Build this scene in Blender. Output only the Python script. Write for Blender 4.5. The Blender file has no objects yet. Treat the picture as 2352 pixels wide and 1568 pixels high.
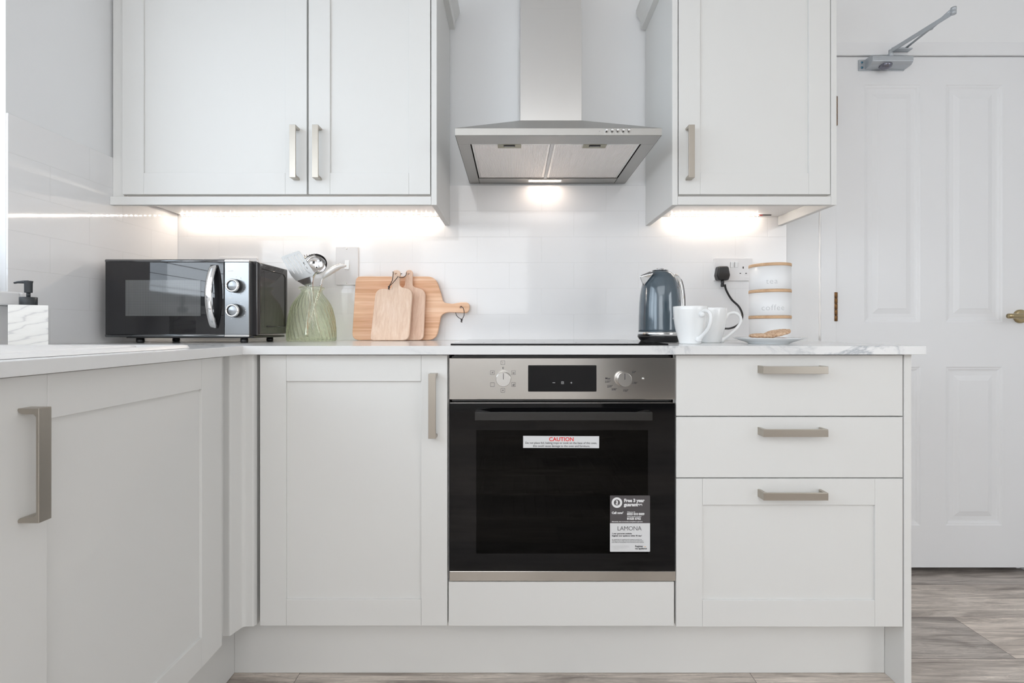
import bpy, math, random
from mathutils import Vector, Matrix
random.seed(7)
PI = math.pi
SC = bpy.context.scene
COL = SC.collection

# ------------------------------------------------------------------ camera, world, lights, exposure
F = 1100.0                      # focal length in pixels of the 2352 px wide frame
EYE = 0.957
cam = bpy.data.cameras.new('camera')
cam.sensor_width = 36.0
cam.lens = 36.0 * F / 2352.0
cam.shift_x = -4 / 2352.0
cam.shift_y = -30 / 2352.0
cam.clip_start = 0.01
camo = bpy.data.objects.new('camera', cam)
camo.location = (0, 0, EYE)
camo.rotation_euler = (PI / 2, 0, 0)
COL.objects.link(camo)
SC.camera = camo

SC.view_settings.view_transform = 'Standard'
SC.view_settings.look = 'None'
SC.view_settings.exposure = 0.0
SC.view_settings.gamma = 1.0
SC.view_settings.use_curve_mapping = False
SC.cycles.use_denoising = True
SC.cycles.max_bounces = 16
SC.cycles.transmission_bounces = 16
SC.cycles.diffuse_bounces = 8
SC.cycles.transparent_max_bounces = 16
SC.cycles.sample_clamp_indirect = 6.0
SC.cycles.caustics_refractive = True
SC.cycles.blur_glossy = 0.1

world = bpy.data.worlds.new('sky')
SC.world = world
world.use_nodes = True
bg = world.node_tree.nodes['Background']
bg.inputs[0].default_value = (0.80, 0.90, 1.0, 1)
bg.inputs[1].default_value = 3.5


def area(name, loc, target, sx, sy, watts, colour):
    l = bpy.data.lights.new(name, 'AREA')
    l.shape = 'RECTANGLE'
    l.size, l.size_y = sx, sy
    l.energy = watts
    l.color = colour
    o = bpy.data.objects.new(name, l)
    o.location = loc
    d = Vector(target) - Vector(loc)
    o.rotation_euler = d.to_track_quat('-Z', 'Y').to_euler()
    COL.objects.link(o)
    return o


# daylight through the window beside the sink, then three added fill lights
area('window_daylight', (-1.56, -0.35, 1.66), (1.0, -0.05, 1.66), 1.9, 1.15, 14.5, (0.88, 0.945, 1.0))
area('rear_fill', (-0.55, -2.97, 1.75), (-0.45, 0, 1.75), 1.5, 1.2, 14.5, (0.98, 0.99, 1.0))  # added frontal fill; the rear wall has no window
area('right_fill', (2.97, -1.0, 1.45), (0, -0.6, 1.3), 2.2, 1.5, 34, (0.98, 0.99, 1.0))  # added to lift surfaces facing right; that wall is solid
area('ceiling_fill', (-0.1, -1.75, 2.42), (-0.1, -1.75, 0), 2.3, 2.3, 29, (0.99, 0.99, 1.0))  # oversized unseen panel added to brighten the room evenly

# ------------------------------------------------------------------ helpers


def X(px, D):
    return (px - 1180.0) * D / F


def Z(py, D):
    return EYE + (754.0 - py) * D / F


YW = 1.855      # tiled face of the back wall
XL = -1.302     # tiled face of the left wall
YB = 1.264      # face of base doors
YU = 1.5427     # face of wall-cabinet doors
WT = 0.9115     # worktop top
WB = 0.8890     # worktop underside


class MB:
    def __init__(self):
        self.v, self.f, self.m, self.s = [], [], [], []

    def add(self, vs, fs, mi=0, smooth=False):
        b = len(self.v)
        self.v += [Vector(p) for p in vs]
        for f in fs:
            self.f.append([b + i for i in f])
            self.m.append(mi)
            self.s.append(smooth)
        return self

    def box(self, x0, x1, y0, y1, z0, z1, mi=0):
        vs = [(x0, y0, z0), (x1, y0, z0), (x1, y1, z0), (x0, y1, z0), (x0, y0, z1), (x1, y0, z1), (x1, y1, z1), (x0, y1, z1)]
        return self.add(vs, [(3, 2, 1, 0), (4, 5, 6, 7), (0, 1, 5, 4), (1, 2, 6, 5), (2, 3, 7, 6), (3, 0, 4, 7)], mi)

    def lathe(self, prof, c=(0, 0, 0), n=48, mi=0, smooth=True, rfun=None, sx=1, sy=1, close=True):
        vs, fs = [], []
        for (r, z) in prof:
            for i in range(n):
                a = 2 * PI * i / n
                rr = rfun(r, z, a) if rfun else r
                vs.append((c[0] + rr * math.cos(a) * sx, c[1] + rr * math.sin(a) * sy, c[2] + z))
        m = len(prof)
        for j in range(m - 1):
            for i in range(n):
                k = (i + 1) % n
                fs.append((j * n + i, j * n + k, (j + 1) * n + k, (j + 1) * n + i))
        if close:
            if prof[0][0] > 1e-6:
                fs.append(tuple(reversed(range(n))))
            if prof[-1][0] > 1e-6:
                fs.append(tuple(range((m - 1) * n, m * n)))
        return self.add(vs, fs, mi, smooth)

    def tube(self, pts, r, n=10, mi=0, cap=True, flat=1.0, up=None):
        pts = [Vector(p) for p in pts]
        rs = r if isinstance(r, (list, tuple)) else [r] * len(pts)
        vs, fs = [], []
        prev = None
        for i, p in enumerate(pts):
            t = (pts[min(i + 1, len(pts) - 1)] - pts[max(i - 1, 0)]).normalized()
            if up is not None:
                a = Vector(up)
            elif prev is None:
                a = Vector((0, 0, 1)) if abs(t.z) < .9 else Vector((1, 0, 0))
            else:
                a = prev
            u = (a - t * a.dot(t)).normalized()
            prev = u
            w = t.cross(u)
            for k in range(n):
                g = 2 * PI * k / n
                vs.append(p + u * (rs[i] * math.cos(g)) * flat + w * (rs[i] * math.sin(g)))
        for i in range(len(pts) - 1):
            for k in range(n):
                q = (k + 1) % n
                fs.append((i * n + k, i * n + q, (i + 1) * n + q, (i + 1) * n + k))
        if cap:
            fs.append(tuple(reversed(range(n))))
            fs.append(tuple(range((len(pts) - 1) * n, len(pts) * n)))
        return self.add(vs, fs, mi, True)

    def prism(self, out, lo, hi, axis='y', mi=0, smooth=False):
        # out: 2D outline in the two remaining axes (x,z for 'y'; x,y for 'z'; y,z for 'x')
        def P(a, b, t):
            return {'y': (a, t, b), 'z': (a, b, t), 'x': (t, a, b)}[axis]
        n = len(out)
        vs = [P(a, b, lo) for a, b in out] + [P(a, b, hi) for a, b in out]
        fs = [tuple(range(n)), tuple(range(2 * n - 1, n - 1, -1))]
        fs += [(i, i + n, (i + 1) % n + n, (i + 1) % n) for i in range(n)]
        return self.add(vs, fs, mi, smooth)

    def mesh(self, me, M, mi=0, smooth=False):
        return self.add([M @ v.co for v in me.vertices], [tuple(p.vertices) for p in me.polygons], mi, smooth)

    def xf(self, M):
        self.v = [M @ v for v in self.v]
        return self


def build(name, mb, mats, parent=None, bevel=0, local=False, smooth_angle=None, subsurf=0, segs=2, fix=True):
    """links the builder's shape as ONE mesh object; world coordinates unless local"""
    off = Vector((0, 0, 0))
    if parent is not None and not local:
        r = parent
        while r.parent:
            r = r.parent
        off = Vector(r.location)
    me = bpy.data.meshes.new(name)
    me.from_pydata([v - off for v in mb.v], [], mb.f)
    if not isinstance(mats, (list, tuple)):
        mats = [mats]
    for m in mats:
        me.materials.append(m)
    me.polygons.foreach_set('material_index', mb.m)
    me.polygons.foreach_set('use_smooth', mb.s)
    me.update()
    if fix:
        import bmesh
        b = bmesh.new()
        b.from_mesh(me)
        bmesh.ops.recalc_face_normals(b, faces=b.faces)
        b.to_mesh(me)
        b.free()
    o = bpy.data.objects.new(name, me)
    COL.objects.link(o)
    if parent is not None:
        o.parent = parent
    if bevel:
        md = o.modifiers.new('bevel', 'BEVEL')
        md.width = bevel
        md.segments = segs
        md.limit_method = 'ANGLE'
        md.angle_limit = math.radians(40)
        md.harden_normals = False
    if subsurf:
        md = o.modifiers.new('sub', 'SUBSURF')
        md.levels = md.render_levels = subsurf
    return o


def tag(o, label=None, cat=None, group=None, kind=None):
    if label: o['label'] = label
    if cat: o['category'] = cat
    if group: o['group'] = group
    if kind: o['kind'] = kind
    return o


def thing(name, label, cat, loc=(0, 0, 0), rz=0, group=None):
    o = bpy.data.objects.new(name, None)
    o.empty_display_size = 0.05
    o.location = loc
    o.rotation_euler = (0, 0, rz)
    COL.objects.link(o)
    return tag(o, label, cat, group)


def struct(name, mb, mats, bevel=0, **k):
    return tag(build(name, mb, mats, bevel=bevel, **k), kind='structure')


def curve_mesh(splines, extrude, bevel=0.0, res=2):
    """2D closed outlines (first = border, others = holes) -> solid mesh, in the XY plane, centred on Z"""
    cu = bpy.data.curves.new('tmp', 'CURVE')
    cu.dimensions = '2D'
    cu.fill_mode = 'BOTH'
    cu.extrude = max(extrude - bevel, 0)
    cu.bevel_depth = bevel
    cu.bevel_resolution = res
    cu.offset = -bevel
    for s in splines:
        sp = cu.splines.new('POLY')
        sp.points.add(len(s) - 1)
        for i, (a, b) in enumerate(s):
            sp.points[i].co = (a, b, 0, 1)
        sp.use_cyclic_u = True
    return _to_mesh(cu)


def _to_mesh(cu):
    o = bpy.data.objects.new('tmp', cu)
    COL.objects.link(o)
    dg = bpy.context.evaluated_depsgraph_get()
    dg.update()
    me = bpy.data.meshes.new_from_object(o.evaluated_get(dg))
    bpy.data.objects.remove(o)
    bpy.data.curves.remove(cu)
    return me


def text_mesh(body, size, bold=0.0, align='CENTER', extrude=0.0, space=1.0):
    cu = bpy.data.curves.new('tmp', 'FONT')
    cu.body = body
    cu.size = size
    cu.align_x = align
    cu.offset = bold
    cu.extrude = extrude
    cu.space_character = space
    cu.resolution_u = 3
    return _to_mesh(cu)


def rounded(pts, seg=6):
    """pts: (x, y, radius) corners -> outline with rounded corners"""
    out = []
    n = len(pts)
    for i in range(n):
        p = Vector(pts[i][:2]); r = pts[i][2]
        a = Vector(pts[i - 1][:2]); b = Vector(pts[(i + 1) % n][:2])
        if r <= 0:
            out.append(tuple(p)); continue
        u = (a - p).normalized(); w = (b - p).normalized()
        ang = math.acos(max(-1, min(1, u.dot(w))))
        d = min(r / math.tan(ang / 2), (a - p).length * .5, (b - p).length * .5)
        p0, p1 = p + u * d, p + w * d
        for k in range(seg + 1):
            t = k / seg
            q = (p0 * (1 - t) + p * t) * (1 - t) + (p * (1 - t) + p1 * t) * t
            out.append((q.x, q.y))
    return out


def rrect(x0, x1, y0, y1, r, seg=6):
    return rounded([(x0, y0, r), (x1, y0, r), (x1, y1, r), (x0, y1, r)], seg)


def circle(cx, cy, r, n=20):
    return [(cx + r * math.cos(2 * PI * i / n), cy + r * math.sin(2 * PI * i / n)) for i in range(n)]


def smooth_path(pts, k=6):
    P = [Vector(p) for p in pts]
    out = []
    for i in range(len(P) - 1):
        a = P[max(i - 1, 0)]; b = P[i]; c = P[i + 1]; d = P[min(i + 2, len(P) - 1)]
        for j in range(k):
            t = j / k
            out.append(0.5 * ((2 * b) + (c - a) * t + (2 * a - 5 * b + 4 * c - d) * t * t + (3 * b - a - 3 * c + d) * t ** 3))
    out.append(P[-1])
    return out


# upright frames: local XY of a curve mesh -> world XZ facing the camera (-Y)
def upright(x, y, z, rz=0, tilt=0):
    return Matrix.Translation((x, y, z)) @ Matrix.Rotation(rz, 4, 'Z') @ Matrix.Rotation(PI / 2 + tilt, 4, 'X')


# ------------------------------------------------------------------ materials

def mat(name, col, rough=0.5, metal=0.0, spec=0.5, coat=0.0, emis=None, estr=0, aniso=0):
    m = bpy.data.materials.new(name)
    m.use_nodes = True
    b = m.node_tree.nodes['Principled BSDF']
    b.inputs['Base Color'].default_value = (*col, 1)
    b.inputs['Roughness'].default_value = rough
    b.inputs['Metallic'].default_value = metal
    b.inputs['Specular IOR Level'].default_value = spec
    b.inputs['Coat Weight'].default_value = coat
    b.inputs['Coat Roughness'].default_value = 0.04
    b.inputs['Anisotropic'].default_value = aniso
    if emis:
        b.inputs['Emission Color'].default_value = (*emis, 1)
        b.inputs['Emission Strength'].default_value = estr
    return m


def N(m, t, **k):
    n = m.node_tree.nodes.new(t)
    for a, v in k.items():
        setattr(n, a, v)
    return n


def L(m, a, b):
    m.node_tree.links.new(a, b)


def B(m):
    return m.node_tree.nodes['Principled BSDF']


def coords(m, scale=(1, 1, 1), rot=(0, 0, 0), loc=(0, 0, 0), geo=True):
    mp = N(m, 'ShaderNodeMapping')
    mp.inputs['Scale'].default_value = scale
    mp.inputs['Rotation'].default_value = rot
    mp.inputs['Location'].default_value = loc
    if geo:
        g = N(m, 'ShaderNodeNewGeometry')
        L(m, g.outputs['Position'], mp.inputs['Vector'])
    else:
        g = N(m, 'ShaderNodeTexCoord')
        L(m, g.outputs['Object'], mp.inputs['Vector'])
    return mp.outputs[0]


def noise(m, vec, scale, detail=3, rough=.5, dist=0):
    n = N(m, 'ShaderNodeTexNoise')
    n.inputs['Scale'].default_value = scale
    n.inputs['Detail'].default_value = detail
    n.inputs['Roughness'].default_value = rough
    n.inputs['Distortion'].default_value = dist
    L(m, vec, n.inputs['Vector'])
    return n.outputs['Fac']


def ramp(m, fac, stops, interp='LINEAR'):
    r = N(m, 'ShaderNodeValToRGB')
    r.color_ramp.interpolation = interp
    e = r.color_ramp.elements
    while len(e) < len(stops):
        e.new(0.5)
    for i, (p, c) in enumerate(stops):
        e[i].position = p
        e[i].color = (*c, 1) if len(c) == 3 else c
    L(m, fac, r.inputs[0])
    return r.outputs[0]


def bump(m, h, strength=.2, dist=.001):
    b = N(m, 'ShaderNodeBump')
    b.inputs['Strength'].default_value = strength
    b.inputs['Distance'].default_value = dist
    L(m, h, b.inputs['Height'])
    L(m, b.outputs[0], B(m).inputs['Normal'])
    return b


def mixc(m, f, a, b, mode='MIX'):
    n = N(m, 'ShaderNodeMix', data_type='RGBA', blend_type=mode)
    for sock, v in ((n.inputs[0], f), (n.inputs[6], a), (n.inputs[7], b)):
        if isinstance(v, (int, float)):
            sock.default_value = v
        elif isinstance(v, tuple):
            sock.default_value = (*v, 1)
        else:
            L(m, v, sock)
    return n.outputs[2]


M = {}
# grey painted cabinet fronts with a faint vertical grain
m = M['cab'] = mat('grey_cabinet_paint', (0.70, 0.702, 0.69), 0.55, spec=.3)
g = noise(m, coords(m, (300, 300, 6)), 1.0, 3)
bump(m, g, .10, .0005)
M['cab_flat'] = mat('grey_cabinet_edging', (0.70, 0.702, 0.69), 0.55, spec=.3)
M['cab_white'] = mat('white_cabinet_underside', (0.88, 0.87, 0.86), 0.45)
M['dark'] = mat('dark_gap', (0.012, 0.012, 0.012), 0.7)
m = M['paint'] = mat('white_wall_paint', (0.80, 0.81, 0.82), 0.7, spec=.25)
bump(m, noise(m, coords(m), 120, 2), .05, .0005)
m = M['gloss'] = mat('white_gloss_woodwork', (0.775, 0.785, 0.80), 0.38, spec=.45)
bump(m, noise(m, coords(m, (20, 20, 160)), 1.0, 3), .06, .0004)
M['ceil'] = mat('ceiling_white', (0.90, 0.90, 0.895), 0.9)


def tile(name, axis, off):
    m = mat(name, (0.80, 0.80, 0.805), 0.06, spec=.5)
    g = N(m, 'ShaderNodeNewGeometry')
    s = N(m, 'ShaderNodeSeparateXYZ')
    c = N(m, 'ShaderNodeCombineXYZ')
    L(m, g.outputs['Position'], s.inputs[0])
    L(m, s.outputs[axis], c.inputs[0])
    L(m, s.outputs['Z'], c.inputs[1])
    mp = N(m, 'ShaderNodeMapping')
    mp.inputs['Location'].default_value = (off, -WT, 0)
    L(m, c.outputs[0], mp.inputs[0])
    br = N(m, 'ShaderNodeTexBrick')
    br.offset = .5
    br.inputs['Scale'].default_value = 1.0
    br.inputs['Brick Width'].default_value = .25
    br.inputs['Row Height'].default_value = .1
    br.inputs['Mortar Size'].default_value = .0011
    br.inputs['Mortar Smooth'].default_value = .6
    br.inputs['Bias'].default_value = 0
    L(m, mp.outputs[0], br.inputs['Vector'])
    L(m, mixc(m, br.outputs['Fac'], (0.80, 0.80, 0.805), (0.75, 0.75, 0.75)), B(m).inputs['Base Color'])
    inv = N(m, 'ShaderNodeMath', operation='SUBTRACT')
    inv.inputs[0].default_value = 1
    L(m, br.outputs['Fac'], inv.inputs[1])
    w = noise(m, mp.outputs[0], 7, 1)
    ad = N(m, 'ShaderNodeMath', operation='MULTIPLY_ADD')
    ad.inputs[1].default_value = .35
    L(m, w, ad.inputs[0])
    L(m, inv.outputs[0], ad.inputs[2])
    bump(m, ad.outputs[0], .35, .0008)
    return m


M['tile_back'] = tile('white_metro_tile_back', 'X', 0.017 + 0.125)
M['tile_left'] = tile('white_metro_tile_left', 'Y', 0.03)

# marble-effect worktop
m = M['marble'] = mat('marble_worktop', (0.80, 0.80, 0.80), 0.16, spec=.5)
v = coords(m, (1, 1, 1.6))
n1 = noise(m, v, 3.0, 8, .62, 1.3)
n2 = noise(m, v, 2.3, 3, .5, .2)
a = N(m, 'ShaderNodeMath', operation='SUBTRACT'); a.inputs[1].default_value = .5
L(m, n1, a.inputs[0])
a2 = N(m, 'ShaderNodeMath', operation='ABSOLUTE'); L(m, a.outputs[0], a2.inputs[0])
vein = ramp(m, a2.outputs[0], [(0.0, (1, 1, 1)), (0.012, (.5, .5, .5)), (0.045, (0, 0, 0))])
msk = ramp(m, n2, [(0.54, (0, 0, 0)), (0.66, (.85, .85, .85))])
vm = mixc(m, 1.0, vein, msk, 'MULTIPLY')
base = mixc(m, noise(m, v, 5, 3), (0.75, 0.755, 0.755), (0.68, 0.69, 0.695))
L(m, mixc(m, vm, base, (0.30, 0.33, 0.37)), B(m).inputs['Base Color'])

# white marble with fine streaks for the soap dispenser
m = M['marble2'] = mat('streaked_marble', (0.82, 0.82, 0.80), 0.45)
v = coords(m, (7, 7, 34), rot=(0, -.45, .3), geo=False)
w = N(m, 'ShaderNodeTexWave')
w.inputs['Scale'].default_value = 1.0
w.inputs['Distortion'].default_value = 7
w.inputs['Detail'].default_value = 4
w.inputs['Detail Scale'].default_value = 1.2
L(m, v, w.inputs['Vector'])
L(m, ramp(m, w.outputs['Fac'], [(0.0, (.66, .66, .66)), (0.04, (.78, .78, .77)), (0.14, (.84, .84, .82)), (1, (.87, .87, .85))]), B(m).inputs['Base Color'])

# wood floor
m = M['floor'] = mat('grey_oak_planks', (0.4, 0.36, 0.33), 0.42, spec=.4)
g = N(m, 'ShaderNodeNewGeometry')
mp = N(m, 'ShaderNodeMapping')
mp.inputs['Location'].default_value = (0.594 + 1.25, -1.389 + 2.0, 0)
L(m, g.outputs['Position'], mp.inputs[0])
br = N(m, 'ShaderNodeTexBrick')
br.offset = 0.36
br.offset_frequency = 2
br.inputs['Scale'].default_value = 1
br.inputs['Brick Width'].default_value = 1.25
br.inputs['Row Height'].default_value = .2
br.inputs['Mortar Size'].default_value = .0009
br.inputs['Mortar Smooth'].default_value = .3
br.inputs['Color1'].default_value = (0, 0, 0, 1)
br.inputs['Color2'].default_value = (1, 1, 1, 1)
L(m, mp.outputs[0], br.inputs['Vector'])
sep = N(m, 'ShaderNodeSeparateColor'); L(m, br.outputs['Color'], sep.inputs[0])
mul = N(m, 'ShaderNodeMath', operation='MULTIPLY'); mul.inputs[1].default_value = 13.0
L(m, sep.outputs[0], mul.inputs[0])
cb = N(m, 'ShaderNodeCombineXYZ'); L(m, mul.outputs[0], cb.inputs[2])
va = N(m, 'ShaderNodeVectorMath', operation='ADD')
L(m, mp.outputs[0], va.inputs[0]); L(m, cb.outputs[0], va.inputs[1])


def stretched(sc):
    q = N(m, 'ShaderNodeMapping'); q.inputs['Scale'].default_value = sc
    L(m, va.outputs[0], q.inputs[0]); return q.outputs[0]


n1 = noise(m, stretched((1.6, 14, 1)), 1.6, 6, .6, 1.2)
n2 = noise(m, stretched((6, 130, 1)), 1.5, 4, .7, .3)
n3 = noise(m, stretched((3, 26, 1)), 1.0, 2, .5, 4.0)
c1 = ramp(m, n1, [(0.30, (.27, .235, .215)), (0.45, (.47, .425, .385)), (0.55, (.64, .585, .535)), (0.72, (.80, .74, .68))])
c2 = mixc(m, n2, (.42, .42, .43), (1.52, 1.50, 1.47))
c3 = mixc(m, 1.0, c1, c2, 'MULTIPLY')
wv = ramp(m, n3, [(0.40, (1, 1, 1)), (0.46, (.80, .80, .80)), (0.5, (1.12, 1.12, 1.12)), (0.55, (.86, .86, .86)), (0.6, (1, 1, 1))])
c3 = mixc(m, .6, c3, mixc(m, 1.0, c3, wv, 'MULTIPLY'))
tone = ramp(m, sep.outputs[0], [(0.0, (1.25, 1.21, 1.17)), (0.5, (.98, .97, .96)), (1.0, (.66, .665, .68))])
c4 = mixc(m, 1.0, c3, tone, 'MULTIPLY')
L(m, mixc(m, br.outputs['Fac'], c4, (.12, .10, .09)), B(m).inputs['Base Color'])
bump(m, n2, .12, .0006)

# metals
def brushed(name, col, rough, sc, st=.10, aniso=0):
    m = mat(name, col, rough, 1.0, aniso=aniso)
    n = noise(m, coords(m, sc, geo=False), 1.0, 3)
    bump(m, n, st, .0004)
    return m


M['steel'] = brushed('brushed_steel', (0.58, 0.56, 0.53), 0.20, (8, 8, 900), .04)
M['steel_h'] = brushed('hood_steel', (0.43, 0.425, 0.41), 0.42, (6, 300, 600), .04)
M['chimney'] = brushed('chimney_steel', (0.66, 0.655, 0.645), 0.28, (500, 500, 5), .06)
M['nickel'] = brushed('brushed_nickel', (0.47, 0.435, 0.385), 0.33, (200, 200, 200), .05)
M['chrome'] = mat('chrome', (0.80, 0.80, 0.80), 0.06, 1.0)
M['satin'] = mat('satin_steel', (0.70, 0.69, 0.67), 0.22, 1.0)
M['sinksteel'] = mat('sink_steel', (0.92, 0.92, 0.92), 0.30, .15)
M['silver'] = mat('silver_paint', (0.33, 0.345, 0.36), 0.24, .85)
M['closer'] = mat('closer_silver', (0.46, 0.49, 0.52), 0.36, .5)
M['blackglass'] = mat('black_glass', (0.005, 0.005, 0.0055), 0.04, spec=.25)
M['mirrorglass'] = mat('mirrored_black_glass', (0.004, 0.004, 0.006), 0.03, spec=.85)
M['blackmetal'] = mat('black_gloss_metal', (0.028, 0.026, 0.027), 0.12, spec=.5, coat=.3)
M['blackplastic'] = mat('black_plastic', (0.012, 0.012, 0.013), 0.28)
M['blackmatte'] = mat('black_matte', (0.03, 0.035, 0.04), 0.42)
M['enamel'] = mat('oven_enamel', (0.03, 0.03, 0.03), 0.4)
M['whiteplastic'] = mat('white_plastic', (0.72, 0.715, 0.72), 0.28)
M['china'] = mat('white_china', (0.80, 0.815, 0.82), 0.14, coat=.4)
M['tin'] = mat('white_tin', (0.80, 0.81, 0.82), 0.38)
M['print'] = mat('grey_print', (0.55, 0.56, 0.57), .6)
M['ink'] = mat('dark_ink', (0.03, 0.03, 0.035), .6)
M['inkwhite'] = mat('white_ink', (0.75, 0.75, 0.76), .6)
M['inkred'] = mat('red_ink', (0.75, 0.03, 0.03), .6)
M['inkgrey'] = mat('pale_grey_ink', (0.45, 0.45, 0.45), .6)
M['orange'] = mat('orange_ink', (0.8, 0.35, 0.05), .6)
M['stickerdark'] = mat('charcoal_sticker', (0.075, 0.068, 0.072), .5)
M['stickerwhite'] = mat('white_sticker', (0.66, 0.67, 0.68), .5)
M['cord'] = mat('black_leather_cord', (0.03, 0.022, 0.02), .6)
M['brass'] = mat('antique_brass', (0.42, 0.34, 0.20), 0.30, 1.0)
M['bronze'] = mat('bronze_hinge', (0.16, 0.085, 0.035), 0.35, .9)
M['kettle'] = mat('slate_blue_enamel', (0.070, 0.100, 0.125), 0.12, .2, coat=.8)
M['filterlatch'] = mat('latch_champagne', (0.36, 0.34, 0.26), 0.4, .8)
M['led'] = mat('led_chip', (1, .9, .8), .5, emis=(1.0, 0.87, 0.75), estr=300)
M['tape'] = mat('led_tape', (0.75, 0.60, 0.48), .5)
M['hoodlamp'] = mat('hood_lamp', (1, .9, .8), .5, emis=(1.0, 0.80, 0.66), estr=30)
M['redwire'] = mat('red_wire', (.6, .02, .02), .5)
M['pane'] = mat('window_frame_white', (0.80, 0.81, 0.82), .35)

# microwave window: fine perforated screen behind gloss
m = M['mesh'] = mat('perforated_screen', (0.1, 0.1, 0.1), 0.06, spec=.8, coat=.1)
v = coords(m, (1, 1, 1), geo=False)
s = N(m, 'ShaderNodeSeparateXYZ'); L(m, v, s.inputs[0])
w1 = N(m, 'ShaderNodeMath', operation='MULTIPLY'); w1.inputs[1].default_value = 2 * PI / .0026; L(m, s.outputs[0], w1.inputs[0])
w2 = N(m, 'ShaderNodeMath', operation='MULTIPLY'); w2.inputs[1].default_value = 2 * PI / .0026; L(m, s.outputs[2], w2.inputs[0])
s1 = N(m, 'ShaderNodeMath', operation='SINE'); L(m, w1.outputs[0], s1.inputs[0])
s2 = N(m, 'ShaderNodeMath', operation='SINE'); L(m, w2.outputs[0], s2.inputs[0])
pr = N(m, 'ShaderNodeMath', operation='ADD'); L(m, s1.outputs[0], pr.inputs[0]); L(m, s2.outputs[0], pr.inputs[1])
L(m, ramp(m, pr.outputs[0], [(0.0, (.13, .135, .135)), (0.9, (.025, .026, .028))]), B(m).inputs['Base Color'])

# hood grease filter: fine ribs
m = M['filter'] = mat('aluminium_filter', (0.92, 0.88, 0.86), 0.40, .5)
v = coords(m, (1, 1, 1), geo=False)
s = N(m, 'ShaderNodeSeparateXYZ'); L(m, v, s.inputs[0])
w1 = N(m, 'ShaderNodeMath', operation='MULTIPLY'); w1.inputs[1].default_value = 2 * PI / .0038; L(m, s.outputs[0], w1.inputs[0])
s1 = N(m, 'ShaderNodeMath', operation='SINE'); L(m, w1.outputs[0], s1.inputs[0])
bump(m, s1.outputs[0], .5, .0012)

# wood for boards
def wood(name, cols, axis, sc=1.0, planks=0, seed=0):
    m = mat(name, cols[1], 0.48, spec=.3)
    scl = [80, 80, 80]; scl[axis] = 2.6
    v = coords(m, tuple(k * sc for k in scl), loc=(seed, seed * .7, seed * .3), geo=False)
    n1 = noise(m, v, 1.0, 5, .6, .6)
    v2 = coords(m, tuple(k * 5 for k in scl), geo=False)
    n2 = noise(m, v2, 1.0, 2)
    c = ramp(m, n1, [(0.28, cols[0]), (0.5, cols[1]), (0.72, cols[2])])
    if planks:
        vz = coords(m, (1, 1, 1), geo=False)
        s = N(m, 'ShaderNodeSeparateXYZ'); L(m, vz, s.inputs[0])
        fl = N(m, 'ShaderNodeMath', operation='MULTIPLY'); fl.inputs[1].default_value = 1 / planks
        L(m, s.outputs[2 if axis == 0 else 0], fl.inputs[0])
        f2 = N(m, 'ShaderNodeMath', operation='FLOOR'); L(m, fl.outputs[0], f2.inputs[0])
        wn = N(m, 'ShaderNodeTexWhiteNoise', noise_dimensions='1D'); L(m, f2.outputs[0], wn.inputs['W'])
        tone = ramp(m, wn.outputs[0], [(0, (.93, .82, .74)), (.5, (1, .96, .92)), (1, (1.10, 1.08, 1.06))])
        c = mixc(m, 1.0, c, tone, 'MULTIPLY')
    c = mixc(m, n2, c, mixc(m, 1.0, c, (.86, .82, .80), 'MULTIPLY'))
    L(m, c, B(m).inputs['Base Color'])
    return m


M['board_big'] = wood('acacia_board', [(.70, .42, .26), (.84, .56, .38), (.95, .73, .57)], 0, planks=.045)
M['board_a'] = wood('beech_board_front', [(.74, .53, .40), (.83, .63, .49), (.90, .73, .60)], 2, seed=3)
M['board_b'] = wood('beech_board_back', [(.68, .46, .33), (.78, .56, .43), (.84, .65, .51)], 2, seed=9)
M['bamboo'] = wood('bamboo_lid', [(.56, .36, .21), (.66, .45, .28), (.74, .54, .36)], 0, sc=.6, seed=5)

m = M['cookie'] = mat('oat_biscuit', (.42, .24, .12), .8)
v = coords(m, geo=False)
c = ramp(m, noise(m, v, 160, 4), [(.3, (.34, .17, .10)), (.42, (.55, .36, .23)), (.6, (.68, .49, .34)), (.8, (.78, .62, .47))])
L(m, c, B(m).inputs['Base Color'])
bump(m, noise(m, v, 150, 4), 1.0, .003)

# green glass
m = M['glass'] = bpy.data.materials.new('green_glass')
m.use_nodes = True
nt = m.node_tree; nt.nodes.clear()
out = nt.nodes.new('ShaderNodeOutputMaterial')
gl = nt.nodes.new('ShaderNodeBsdfGlass')
gl.inputs['Color'].default_value = (0.982, 0.996, 0.955, 1); gl.inputs['IOR'].default_value = 1.38; gl.inputs['Roughness'].default_value = 0.0
tr = nt.nodes.new('ShaderNodeBsdfTransparent'); tr.inputs[0].default_value = (.972, .993, .93, 1)
mx = nt.nodes.new('ShaderNodeMixShader'); mx.inputs[0].default_value = .5
nt.links.new(tr.outputs[0], mx.inputs[1]); nt.links.new(gl.outputs[0], mx.inputs[2])
nt.links.new(mx.outputs[0], out.inputs[0])

# oven window pane: dark tinted glass
m = M['ovenpane'] = bpy.data.materials.new('tinted_oven_glass')
m.use_nodes = True
nt = m.node_tree; nt.nodes.clear()
out = nt.nodes.new('ShaderNodeOutputMaterial')
tr = nt.nodes.new('ShaderNodeBsdfTransparent'); tr.inputs[0].default_value = (.22, .22, .21, 1)
gs = nt.nodes.new('ShaderNodeBsdfGlossy'); gs.inputs['Roughness'].default_value = .03
fr = nt.nodes.new('ShaderNodeFresnel'); fr.inputs[0].default_value = 1.26
mx = nt.nodes.new('ShaderNodeMixShader')
nt.links.new(fr.outputs[0], mx.inputs[0]); nt.links.new(tr.outputs[0], mx.inputs[1]); nt.links.new(gs.outputs[0], mx.inputs[2])
nt.links.new(mx.outputs[0], out.inputs[0])

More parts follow.
